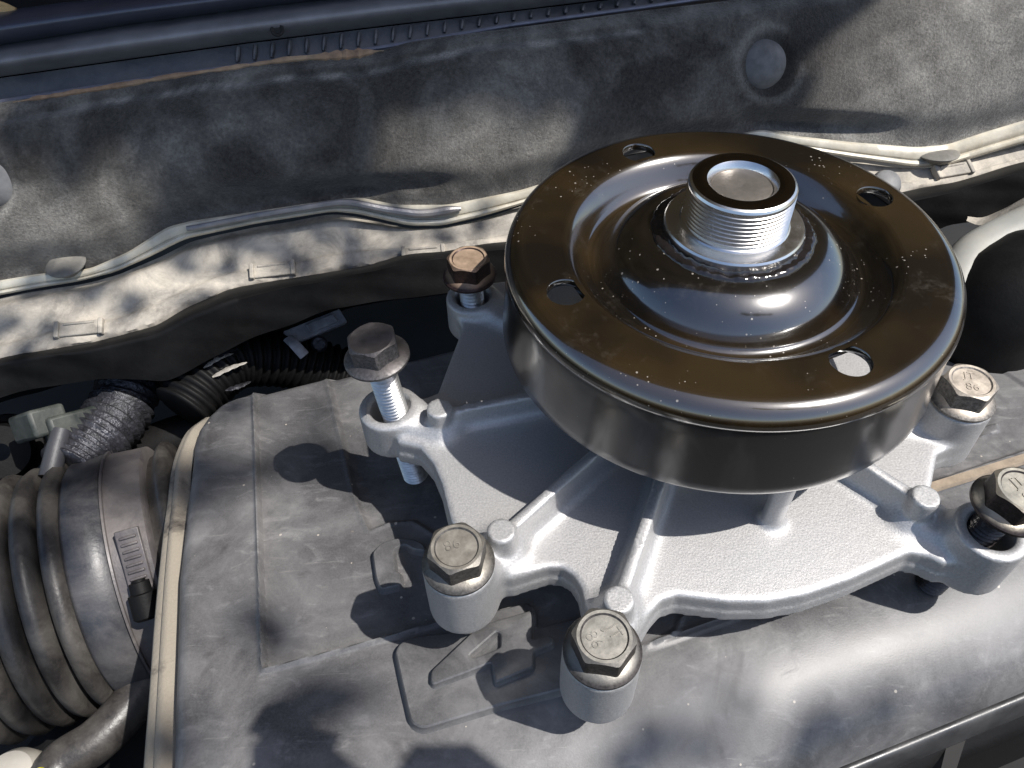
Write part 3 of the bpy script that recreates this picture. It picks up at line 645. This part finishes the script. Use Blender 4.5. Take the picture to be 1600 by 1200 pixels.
lg = cover_uv(c5([(436, 400), (475, 362), (530, 345), (600, 350), (636, 372), (640, 400), (586, 392), (560, 372), (520, 392), (528, 470), (546, 475), (552, 525), (468, 545), (450, 500)]), -1)
slab('badge_mark', round_poly(lg, 1.6, 4), [], -2.0, 1.0, .7, BADGE, cov)
# tan dust lies on the raised strip at the right
q = [(54, -52.3), (160, -54.5), (160, -50.4), (54, -48.3)]
Gs = Geo(); uu = np.linspace(50, 165, 40)
Gs.loft([[CU * u + CV * (-52.2 - (u - 54) * .02) + np.array([0, 0, cover_z(-52.2) + 1.0]) for u in uu], [CU * u + CV * (-51.6 - (u - 54) * .02) + np.array([0, 0, cover_z(-51.6) + 2.4]) for u in uu], [CU * u + CV * (-48.6 - (u - 54) * .02) + np.array([0, 0, cover_z(-48.6) + 2.4]) for u in uu], [CU * u + CV * (-47.6 - (u - 54) * .02) + np.array([0, 0, cover_z(-47.6) + .4]) for u in uu]])
Gs.obj('tan_strip', TANSTRIP, cov, sharp=50)

# rail and body in front of the cover
rail = empty('front_rail', CV * -125 + np.array([0, 0, -115]), 'smooth dark grey rail running along the front of the engine cover', 'rail')
uu = np.linspace(-260, 260, 60)
def fl(v, z): return [CU * u + CV * (v + .0 * u) + np.array([0, 0, z]) for u in uu]
Geo().loft([fl(-108, -120), fl(-112.5, -114.5), fl(-114.6, -113.2), fl(-115.6, -112.9), fl(-116.5, -113.5), fl(-117.2, -115.5), fl(-118.4, -124), fl(-120, -150)], True).obj('rail_bar', RAILDK, rail, sharp=None)
lower = empty('lower_shroud', CV * -135 + np.array([0, 0, -150]), 'dark grey ribbed shroud below the rail at the bottom right corner', 'shroud')
Geo().loft([fl(-118.0, -126), fl(-120.5, -128), fl(-122.2, -130), fl(-122.8, -133), fl(-123.2, -190)], True).obj('shroud_skin', DARKPL, lower, sharp=40)
pp = at_depth([(1505, 1145)], 300)[0]
stone = empty('pale_floor_patch', at([(1570, 1190)], -330)[0], 'pale tan ground glimpsed in the bottom right corner', 'ground', None, 'structure')
Geo().loft([[(-200, -420, -330), (400, -420, -330)], [(-200, -160, -330), (400, -130, -330)]]).obj('ground_sheet', STONE, stone)
slot = at([(1470, 1203), (1484, 1145), (1502, 1132), (1514, 1140), (1494, 1203)], -126.5)

Geo().loft([[slot[0], slot[1], slot[2]], [slot[4], slot[3], slot[3]]]).obj('slot_shade_sheet', DARKHOLE, lower, smooth=False)  # flat dark sheet painting the shade inside the slot
# ------------------------------------------------------------------ intake hose on the left
hz = empty('intake_hose', (-200, -25, -116), 'ribbed black rubber intake hose clamped to the left of the engine cover', 'hose')
HAZ, HTL, HR = .36, .05, 50.0
ha = np.array([-math.cos(HAZ) * math.cos(HTL), -math.sin(HAZ) * math.cos(HTL), math.sin(HTL)]); hb = np.cross(ha, [0, 0, 1.0]); hb /= np.linalg.norm(hb); he = np.cross(hb, ha)
HC = np.array([-226.0, -8, -160]); HF = (hb, he, ha)
HF = (hb, np.cross(ha, hb), ha)
Geo().lathe([(40, -10), (44, -9.6), (HR - .8, -9), (HR - .5, -1), (HR + .2, 1.0), (HR + 1.6, 1.8), (HR + 1.4, 9), (HR + 1.2, 14.5), (HR - .6, 16.2), (HR - 5, 17)], 120, HC, HF).obj('hose_sleeve', RUBBERB, hz, sharp=None)
Geo().lathe([(HR - 5, -15), (HR - 1.0, -14.6), (HR + .2, -13.6), (HR + .4, -8), (HR + 1.0, -.4), (HR + 2.2, -.2), (HR + 2.4, .6), (HR + 1.2, 1.0)], 120, HC, HF).obj('clamp_band', CLAMP, hz, sharp=40)
Geo().lathe([(36, -34), (38, -27), (HR - 4, -25), (HR - .5, -23), (HR + .6, -21), (HR - .5, -19), (HR - 4, -17), (HR - 5.2, -14)], 120, HC, HF).obj('cover_spigot', RUBBER, hz, sharp=None)
for k in range(5):
    z0 = 20.0 + k * 9.6
    Geo().lathe([(HR - 6, z0 - 4.9), (HR - 2.5, z0 - 4.3), (HR + 1.8, z0 - 2.8), (HR + 3.2, z0), (HR + 1.8, z0 + 2.8), (HR - 2.5, z0 + 4.3), (HR - 6, z0 + 4.9)], 120, HC, HF).obj('pleat', RUBBER, hz, sharp=None)
# clamp screw housing on the band
def hpt(ang, r, off): return HC + ha * off + r * (math.cos(ang) * hb + math.sin(ang) * HF[1])
P5 = [hpt(a, HR + 3.2, -8) for a in np.linspace(0, 1, 2)]
def hose_ang(px):
    best = None
    for a in np.linspace(0, 2 * np.pi, 720):
        p = hpt(a, HR + 2, -8); v = (p - CAM) @ ROT; x = 800 + F_PX * v[0] / -v[2]; y = 600 - F_PX * v[1] / -v[2]
        nrm = (p - HC - ha * -8)
        if (CAM - p) @ nrm < 0: continue
        d = math.hypot(x - px[0], y - px[1])
        if best is None or d < best[0]: best = (d, a)
    return best[1]
aa = hose_ang((215, 905)); p = hpt(aa, HR + 1.4, -8); rn = (p - HC + ha * 8); rn /= np.linalg.norm(rn); tg = np.cross(ha, rn)
g = Geo(); g.box(p + tg * 6, (8.5, 26, 2.4), (ha, tg, rn)); 
for k in range(8): g.box(p + tg * (16 - k * 2.6) + rn * 1.5, (6.0, 1.1, 1.0), (ha, tg, rn))
g.obj('clamp_housing', CLAMP, hz, sharp=30, bevel=.4)
Geo().lathe([(.1, 8), (2.4, 8), (2.4, 7.2), (3.6, 7), (3.8, 3), (5, 2.6), (5, -6), (4, -7)], 20, p - tg * (-8) * -1 + rn * 2.5, (ha, rn, tg)).obj('clamp_screw', DARKPL, hz, sharp=35)
# lower left: hose with cap
lh = empty('lower_hose', at([(150, 1150)], -170)[0], 'thin dusty hose running up past the left rim of the cover', 'hose')
Geo().tube(smooth_curve(at([(60, 1250), (95, 1195), (150, 1158), (205, 1100), (245, 1040), (270, 980)], -168), 40), 8.5, 20).obj('hose_run', RUBBER, lh)
cp = empty('pale_round_cap', at([(30, 1195)], -160)[0], 'pale rounded cap with yellow dot in the bottom left corner', 'cap')
Geo().lathe([(.1, 12), (5, 11.6), (9, 10), (11.5, 6), (12.4, 1), (12.4, -20)], 48, at([(30, 1226)], -172)[0]).obj('cap_dome', CAPM, cp)
Geo().lathe([(.1, 1.6), (1.5, 1.3), (2.0, .4), (2.0, -4)], 20, at([(62, 1208)], -157)[0]).obj('yellow_dot', YELLOW, cp)
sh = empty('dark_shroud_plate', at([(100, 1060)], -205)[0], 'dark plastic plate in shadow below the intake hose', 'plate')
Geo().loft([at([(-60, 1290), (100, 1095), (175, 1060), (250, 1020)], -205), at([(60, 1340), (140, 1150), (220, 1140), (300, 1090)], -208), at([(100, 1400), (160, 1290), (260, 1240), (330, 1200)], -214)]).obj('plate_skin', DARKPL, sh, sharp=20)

# ------------------------------------------------------------------ the water pump
pump = empty('water_pump', (0, 0, -72), 'new silver cast aluminium water pump with glossy black pulley lying on the engine cover', 'water pump')
BOSS = {'A': ((-78.0, 44.5), -57), 'B': ((-105.4, -9.8), -57), 'C': ((-80, -73.5), -49), 'D': ((-43.6, -99.3), -49), 'E': ((69.5, -66.5), -52), 'F': ((78, -21), -49)}
pin_px = {'B': (687, 641), 'C': (784, 838), 'D': (966, 945), 'E': (1441, 785)}
ZT = -60.0
PINS = {k: at([q], -52)[0][:2] for k, q in pin_px.items()}; PINS['A'] = np.array([-60.0, 33.0]); PINS['F'] = np.array([62.0, -17.0])
outline_px = [(655, 698), (676, 722), (690, 755), (697, 785), (704, 812), (725, 850), (780, 895), (800, 902), (830, 894), (856, 886), (878, 886), (896, 897), (908, 916), (915, 945), (940, 985), (990, 990), (1016, 958), (1034, 938), (1058, 930), (1090, 934), (1140, 940), (1200, 940), (1260, 929), (1330, 905), (1385, 880), (1422, 863), (1450, 868), (1475, 880), (1560, 880), (1545, 810), (1490, 805), (1455, 770)]
OUT = at(outline_px, ZT)[:, :2]
extra = np.array([(70, -34), (88, -26), (88, -10), (74, 10), (50, 38), (0, 60), (-40, 60), (-72, 56), (-86, 42)])
left_px = [(722, 512), (708, 548), (694, 585), (684, 612), (660, 622), (630, 640), (620, 690)]
OUT = np.concatenate([OUT, extra, at(left_px, ZT)[:, :2]])
h = .8
gx = np.arange(-120, 86, h); gy = np.arange(-114, 62, h); gz = np.arange(-75, -33, h)
X2, Y2 = np.meshgrid(gx, gy, indexing='ij')
sd2 = poly_sdf(X2, Y2, OUT)
Xv, Yv_, Zv = X2[:, :, None], Y2[:, :, None], gz[None, None, :]
def ext(sd, z0, z1, r):   # rounded extrusion
    dz = np.abs(Zv - (z0 + z1) / 2) - (z1 - z0) / 2; a = sd[:, :, None] + r; b = dz + r
    return np.minimum(np.maximum(a, b), 0) + np.sqrt(np.maximum(a, 0) ** 2 + np.maximum(b, 0) ** 2) - r
Fd = ext(sd2, -70.5, ZT, 1.4)
Fd = np.minimum(Fd, ext(sd2 - .5, -70.5, -65.8, .3))                    # parting flange
def seg2(a, b):
    a = np.array(a); b = np.array(b); e = b - a; t = np.clip(((X2 - a[0]) * e[0] + (Y2 - a[1]) * e[1]) / (e @ e), 0, 1)
    return np.hypot(X2 - a[0] - e[0] * t, Y2 - a[1] - e[1] * t), t
Rr = np.hypot(X2, Y2)
Fd = smin(Fd, ext(Rr - 24, -62, -42, 2), 8)
Fd = smin(Fd, ext(Rr - 20, -62, -34.6, 1), 5)
for k, p in PINS.items():                                                # radial ribs with soft feet
    dirn = p / np.linalg.norm(p); top0 = -51.5 if k in 'CDE' else -53.5
    dd, t = seg2(p - dirn * .5, dirn * 20)
    zt = (top0 + .6 + 3.0 * t)[:, :, None]
    wall = np.maximum(dd[:, :, None] - (1.6 + .09 * np.clip(zt - Zv, 0, 10)), Zv - zt)
    wall = np.maximum(wall, -72 - Zv)
    Fd = smin(Fd, wall, 4.0)
for k, (c, zt) in BOSS.items():
    rr = np.hypot(X2 - c[0], Y2 - c[1]); Fd = smin(Fd, ext(rr - 10.0, -72.2, zt, .9), 2.6)
    if k in PINS:                                                        # web between boss and pin
        dd, t = seg2(c, PINS[k]); Fd = smin(Fd, ext(dd - 4.6, -70, -58.0, 1), 7)
for k, p in PINS.items():
    rr = np.hypot(X2 - p[0], Y2 - p[1]); Fd = smin(Fd, ext(rr - 4.2, -66, {'B': -50.6, 'A': -52}.get(k, -48.6), .4), 1.0)
post = at([(1205, 812)], ZT)[0]; rr = np.hypot(X2 - post[0], Y2 - post[1]); Fd = smin(Fd, ext(rr - 3.2, -64, -40, .5), 3)
for k, (c, zt) in BOSS.items():
    rr = np.hypot(X2 - c[0], Y2 - c[1]); Fd = np.maximum(Fd, -np.maximum(rr - 6.2 - .8 * np.clip(Zv[0, 0][None, None, :] - zt + .8, 0, 1.0) * np.ones_like(rr)[:, :, None], 0) if False else np.maximum(Fd, (6.2 + .9 * np.clip(Zv - zt + .9, 0, 1.2)) - rr[:, :, None]))
Fd[0] = Fd[-1] = 9; Fd[:, 0] = Fd[:, -1] = 9; Fd[:, :, 0] = 9; Fd[:, :, -1] = 9
V, Q = surface_nets(Fd, (gx[0], gy[0], gz[0]), h)
mesh_obj('housing', V, Q, ALU, pump, True)

# pulley: pressed and turned sheet with four holes in its flange
PR = 65.6
top_in = [(19.5, 4.4), (23.5, 3.9), (26.5, 3.0), (29.5, 1.4), (32, -.6), (34.0, -3.0), (35.6, -5.6), (36.9, -7.6), (38.2, -8.2), (39.6, -8.3), (40.9, -7.6), (42.1, -6.3), (43.2, -4.7), (44.3, -3.1), (45.4, -1.75), (46.5, -.8), (47.6, -.2), (48.6, 0)]
ti = np.array(top_in); tt = np.linspace(0, len(ti) - 1, 120)
ti = smooth_curve(ti, 110)
HOLE_R = 52.44; TH0 = 1.9568
fil = [(58.7, 0), (60.0, -.08), (61.3, -.38), (62.5, -.95), (63.5, -1.75), (64.3, -2.8), (64.85, -4.0), (65.1, -5.2), (65.1, -6.2), (64.85, -7.0), (64.5, -7.6)]
G = Geo(); G.lathe(ti, 200)
G.lathe(smooth_curve(fil, 50), 200)
G.lathe([(64.5, -7.6), (63.0, -7.6), (62.4, -4.6), (61.5, -3), (58.7, -2.4)], 200)
G.lathe([(48.4, -2.4), (45.4, -4.2), (42.5, -11.5), (40, -12.9), (36.4, -11.8), (33, -6), (28, .2), (20, 2.4)], 200)
holec = [(HOLE_R * math.cos(TH0 - k * math.pi / 2), HOLE_R * math.sin(TH0 - k * math.pi / 2)) for k in range(4)]
def holed_ring(r0, r1, z, hr, up):                                       # flat annulus with the four holes
    bm = bmesh.new(); edges = []
    def loopv(c, r, n): return [bm.verts.new((c[0] + r * math.cos(a), c[1] + r * math.sin(a), z)) for a in np.linspace(0, 2 * np.pi, n, endpoint=False)]
    def ed(vs): return [bm.edges.new((vs[i], vs[(i + 1) % len(vs)])) for i in range(len(vs))]
    edges += ed(loopv((0, 0), r0, 200)); edges += ed(loopv((0, 0), r1, 200))
    for c in holec: edges += ed(loopv(c, hr, 40))
    bmesh.ops.triangle_fill(bm, use_beauty=True, edges=edges, normal=(0, 0, 1))
    bm.verts.index_update(); VV = np.array([v.co[:] for v in bm.verts]); FF = []
    for f in bm.faces:
        ids = [v.index for v in f.verts]; a, b, c = VV[ids[0]], VV[ids[1]], VV[ids[2]]
        FF.append(ids if (np.cross(b - a, c - a)[2] > 0) == up else ids[::-1])
    bm.free(); G.add(VV, FF)
holed_ring(48.6, 58.7, 0, 5.35, True); holed_ring(48.4, 58.7, -2.4, 5.35, False)
for c in holec:
    G.lathe([(5.35, 0), (5.1, -.3), (5.1, -2.1), (5.35, -2.4)][::-1], 40, (c[0], c[1], 0))
pul = G.obj('pulley', BLACK, pump, sharp=45)
Geo().lathe([(63.4, -7.6), (64.5, -7.6), (64.7, -8.6), (65.0, -12), (65.5, -20), (66.1, -28), (66.3, -30.4), (66.1, -31.2), (65.4, -31.6), (64.4, -31.3), (64.0, -30.4), (63.4, -20), (63.0, -8)], 200).obj('belt_face', SKIRT, pul, sharp=40)
# lumpy weld bead around the hub seat
seg = 260; t = np.linspace(0, 2 * np.pi, seg, endpoint=False); rows = []
rp_ = np.random.default_rng(4); lump = .6 * fbm(t * 7, t * 0, 6) * 1.0 + .22 * fbm(t * 22, t * 0, 8)
lump = lump - np.linspace(0, lump[-1] - lump[0], seg)
for a in np.linspace(-.3, math.pi + .1, 10):
    r = 20.7 + (2.2 + .45 * lump) * math.cos(a); z = 3.7 + (1.3 + .6 * lump) * math.sin(a) + .10 * np.sin(t * 34 + a * 3 + np.sin(t * 5))
    rows.append(np.stack([r * np.cos(t), r * np.sin(t), z], 1))
G = Geo(); G.add(np.concatenate(rows), grid_faces(10, seg, True)); G.obj('weld_bead', WELD, pump, sharp=None)
# hub: ground flange, threaded nose, bevelled recess
hub = Geo().lathe([(19.3, 2.5), (19.5, 3.0), (19.5, 6.6), (19.1, 7.15), (18.6, 7.3), (16.0, 7.3), (15.3, 7.4), (14.9, 7.8)], 160).obj('hub', STEEL, pump, sharp=35)
pr = [(14.9, 7.7), (14.1, 8.2)]
z = 8.3
for k in range(8):
    pr += [(13.8, z), (13.8, z + .12), (14.6, z + .62), (14.65, z + .78), (13.8, z + 1.25)]; z += 1.27
pr += [(14.0, z + .1), (14.5, z + .3), (14.55, z + .9), (14.2, z + 1.55), (13.6, z + 1.9)]
zt_ = z + 1.9
Geo().lathe(pr, 160).obj('threaded_nose', STEEL, hub, sharp=28)
TOPM = m_simple('dark_turned_face', (.22, .18, .15), .16, 1.0, .12, .3, bump=0)
Geo().lathe([(13.6, zt_), (13.2, zt_ + .12), (9.9, zt_ + .12), (9.6, zt_ + .02)], 120).obj('nose_face', TOPM, hub, sharp=30)
Geo().lathe([(9.6, zt_ + .02), (8.5, zt_ - 1.3), (8.3, zt_ - 2.4)], 120).obj('bevel_ring', STEEL, hub, sharp=30)
Geo().lathe([(8.3, zt_ - 2.2), (8.0, zt_ - 1.75), (7.6, zt_ - 1.62), (.3, zt_ - 1.62), (.02, zt_ - 1.68)], 120).obj('centre_plug', RECESS, hub, sharp=30)

# ------------------------------------------------------------------ bolts: six things with head, washer flange, shank
def text_mesh(s, size):
    cu = bpy.data.curves.new('t', 'FONT'); cu.body = s; cu.size = size; cu.extrude = .12; cu.align_x = 'CENTER'; cu.align_y = 'CENTER'; cu.resolution_u = 3
    cu.offset = -.06
    ob = bpy.data.objects.new('t', cu); COL.objects.link(ob); dg = bpy.context.evaluated_depsgraph_get(); me = bpy.data.meshes.new_from_object(ob.evaluated_get(dg))
    V_ = np.array([v.co[:] for v in me.vertices]); F_ = [tuple(p.vertices) for p in me.polygons]
    bpy.data.objects.remove(ob); bpy.data.curves.remove(cu); bpy.data.meshes.remove(me); return V_, F_
def bolt(name, c, z_flange, rot, head_m, shank_m, length, label, mark=None, tilt=(0, 0), AF=14.2, fl=9.9, shr=4.6, dish=.45):
    e = empty(name, (c[0], c[1], z_flange), label, 'bolt', 'flange bolts of the water pump')
    e.rotation_euler = (math.radians(tilt[0]), math.radians(tilt[1]), math.radians(rot))
    def add(g, nm, mat, par=e, sharp=32, **k):
        o = mesh_obj(nm, np.concatenate(g.v), g.f, mat, None, True, sharp); o.parent = par; return o
    hh = 8.8; R = AF / 2 / math.cos(math.pi / 6); V_ = []; nseg = 72; ang = np.linspace(0, 2 * np.pi, nseg, endpoint=False)
    def hexr(a): return AF / 2 / np.cos((a + np.pi / 6) % (np.pi / 3) - np.pi / 6)
    hx = np.minimum(hexr(ang), R * .975); inn = AF / 2 * .985
    def rg(r, z): return np.stack([r * np.cos(ang), r * np.sin(ang), np.broadcast_to(z, ang.shape)], 1)
    zc = hh - .15 - np.clip(hx - inn, 0, 5) * .62
    rows_ = [rg(hx * 1.04, 1.6), rg(hx, 2.4), rg(hx, zc), rg(np.minimum(hx, inn) - .25, hh), rg(np.full(nseg, AF / 2 * .84), hh - .05), rg(np.full(nseg, AF / 2 * .78), hh - dish), rg(np.full(nseg, AF / 2 * .4), hh - dish - .05), rg(np.full(nseg, .05), hh - dish - .05)]
    g = Geo(); g.add(np.concatenate(rows_), grid_faces(len(rows_), nseg, True)); hd = add(g, 'head', head_m, sharp=28)
    if mark:
        for s, (mx, my, mr, sz) in mark:
            TV, TF = text_mesh(s, sz); cr, sr = math.cos(math.radians(mr)), math.sin(math.radians(mr))
            TV = np.stack([TV[:, 0] * cr - TV[:, 1] * sr + mx, TV[:, 0] * sr + TV[:, 1] * cr + my, TV[:, 2] + hh - dish + .03], 1)
            o = mesh_obj('stamped_mark', TV, TF, head_m, None, False); o.parent = hd
    g = Geo(); g.lathe([(AF / 2 - .6, 2.9), (AF / 2 + .9, 2.3), (fl - .5, 1.45), (fl, 1.0), (fl, .2), (fl - .4, 0), (shr, 0)][::-1], 64); g.f = [f[::-1] for f in g.f]
    g = Geo(); g.lathe([(AF / 2 - .6, 2.9), (AF / 2 + .9, 2.3), (fl - .5, 1.45), (fl, 1.0), (fl, .2), (fl - .4, 0), (shr, 0)], 64); add(g, 'flange', head_m)
    pr = [(shr - .3, 0)]; z = -.6
    while z > -length + 1.4:
        pr += [(shr - .75, z), (shr, z - .62), (shr, z - .80), (shr - .75, z - 1.40)]; z -= 1.5
    pr += [(shr - .7, -length + .8), (shr - 1.5, -length), (.05, -length)]
    g = Geo(); g.lathe(pr, 48); add(g, 'shank', shank_m, sharp=25)
    return e
MK = [('86', (-2.7, 0, 90, 4.3)), ('JT', (2.6, .2, 90, 4.3))]
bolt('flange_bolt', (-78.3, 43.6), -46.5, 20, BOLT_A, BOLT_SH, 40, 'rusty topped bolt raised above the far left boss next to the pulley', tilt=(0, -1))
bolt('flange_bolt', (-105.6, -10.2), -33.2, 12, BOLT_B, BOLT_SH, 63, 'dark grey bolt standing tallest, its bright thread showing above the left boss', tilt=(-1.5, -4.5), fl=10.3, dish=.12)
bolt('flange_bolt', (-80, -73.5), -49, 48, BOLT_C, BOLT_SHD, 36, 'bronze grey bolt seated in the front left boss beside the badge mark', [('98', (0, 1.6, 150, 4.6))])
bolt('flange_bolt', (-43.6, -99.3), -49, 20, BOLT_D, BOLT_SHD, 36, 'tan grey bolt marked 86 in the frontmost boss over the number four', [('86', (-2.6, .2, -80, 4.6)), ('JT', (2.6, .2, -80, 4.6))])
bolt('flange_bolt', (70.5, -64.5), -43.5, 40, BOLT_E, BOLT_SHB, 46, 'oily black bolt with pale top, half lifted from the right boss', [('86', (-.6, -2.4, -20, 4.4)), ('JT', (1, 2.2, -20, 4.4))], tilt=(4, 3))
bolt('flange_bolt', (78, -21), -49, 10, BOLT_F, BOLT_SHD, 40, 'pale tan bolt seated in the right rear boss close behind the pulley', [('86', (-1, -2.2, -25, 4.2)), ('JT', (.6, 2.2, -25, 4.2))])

# ------------------------------------------------------------------ the raised hood above and an added, unseen leafy branch: they shade the rear of the bay
hood = empty('open_hood', (0, 500, 0), 'raised dark hood standing open above the rear of the engine bay', 'hood')
hd = np.array([0, -.58, .814]); hn = np.array([0, .814, .58])
xs = np.linspace(-950, 457, 40); rows = []
for q in np.linspace(-60, 865, 30):
    rows.append([np.array([x, 500, 0]) + hd * (q - (12 * ((x + 250) / 700) ** 2 if q > 855 else 0)) - hn * (6 * math.sin(x * .02) * math.sin(q * .02)) for x in xs])
G = Geo(); G.loft(rows); G.loft([[p + hn * 14 for p in r] for r in rows], True)
for a, b in ((rows[0], False), (rows[-1], True)): G.loft([a, [p + hn * 14 for p in a]], b)
G.obj('hood_panel', HOODM, hood, sharp=40)

branch = empty('added_shade_branch', (900, -330, 1500), 'added unseen leafy branch, its leaves placed to shade the engine bay', 'branch')
LV, LF = [], []
def leaf(c, L, W, nrm):
    nrm = nrm / np.linalg.norm(nrm); a = np.cross(nrm, [0, 0, 1.0]); a /= np.linalg.norm(a); b = np.cross(nrm, a); th = RNG.uniform(0, 6.28)
    x = a * math.cos(th) + b * math.sin(th); y = np.cross(nrm, x); k = len(LV)
    for t, wd, dz in ((-.5, 0, 0), (-.28, .38, .05), (.02, .5, .06), (.28, .33, .03), (.5, 0, -.05)):
        if wd == 0: LV.append(c + x * L * t + nrm * L * dz)
        else:
            for sg_ in (-1, 0, 1): LV.append(c + x * L * t + y * W * wd * sg_ + nrm * (L * dz + abs(sg_) * W * .12))
    q = [(0, 1, 2), (0, 2, 3), (1, 4, 5, 2), (2, 5, 6, 3), (4, 7, 8, 5), (5, 8, 9, 6), (7, 10, 8), (8, 10, 9)]
    LF.extend(tuple(i + k for i in f) for f in q)
def shade(px, surf, m, L, W):  # sets a leaf on the sun ray to cast its shadow at this point
    p = surf([px])[0] + SUN * m; leaf(p, L, W, SUN + RNG.normal(0, .35, 3))
fel = lambda q: on_felt(q, 8)
def region(poly, n, surf, m0, m1, L0, L1):
    P = np.array(poly, float); lo_, hi_ = P.min(0), P.max(0); k = 0
    while k < n:
        q = RNG.uniform(lo_, hi_)
        if poly_sdf(q[:1], q[1:], P)[0] > 0: continue
        L = RNG.uniform(L0, L1); shade(tuple(q), surf, RNG.uniform(m0, m1), L, L * RNG.uniform(.5, .75)); k += 1
region([(240, 320), (330, 250), (570, 225), (590, 295), (520, 300), (300, 330)], 46, fel, 1100, 1600, 18, 30)
region([(0, 150), (900, 110), (880, 140), (620, 160), (560, 215), (330, 235), (240, 250), (0, 235)], 80, fel, 1300, 1900, 24, 40)
region([(890, 110), (1240, 150), (1230, 190), (1000, 225), (905, 255)], 50, fel, 900, 1500, 18, 34)
region([(-40, 450), (300, 370), (520, 335), (760, 345), (760, 400), (560, 415), (300, 480), (0, 570)], 58, on_ledge, 900, 1300, 12, 20)
region([(250, 620), (540, 600), (500, 720), (420, 800), (250, 780)], 8, on_cover, 1500, 2100, 20, 36)
region([(250, 800), (420, 800), (420, 1060), (560, 1100), (500, 1200), (250, 1200)], 3, on_cover, 1500, 2100, 20, 36)
region([(1020, 1100), (1640, 990), (1640, 1080), (1150, 1210), (960, 1210)], 15, on_cover, 1300, 1900, 14, 22)
region([(-40, 700), (200, 700), (230, 1000), (-40, 1100)], 9, on_cover, 1500, 2100, 22, 40)
for px, L, W in (((440, 1140), 22, 17), ((462, 1180), 28, 20), ((495, 1235), 36, 26), ((715, 1258), 36, 36), ((880, 1252), 24, 22), ((1060, 1275), 30, 26)):  # broad leaves added in place of an unseen hand, for its shadows
    shade(px, on_cover, 350, L, W)
lv = mesh_obj('shade_leaves', np.array(LV), LF, LEAFM, branch, True); lv['kind'] = 'stuff'
Geo().tube(smooth_curve([(1600, 160, 2100), (1350, 260, 1850), (1150, 340, 1680), (950, 480, 1520), (730, 600, 1380)], 40), np.linspace(24, 5, 40), 10).obj('branch_stem', BARK, branch)
for q in (((1350, 260, 1850), (1180, 60, 1760), (980, -140, 1600)), ((1150, 340, 1680), (1000, 120, 1560), (800, -60, 1380)), ((950, 480, 1520), (800, 300, 1380), (640, 60, 1180)), ((1350, 260, 1850), (1100, -100, 1900), (900, -340, 1820))):
    Geo().tube(smooth_curve(q, 14), np.linspace(2.4, 1.0, 14), 8).obj('twig', BARK, branch)
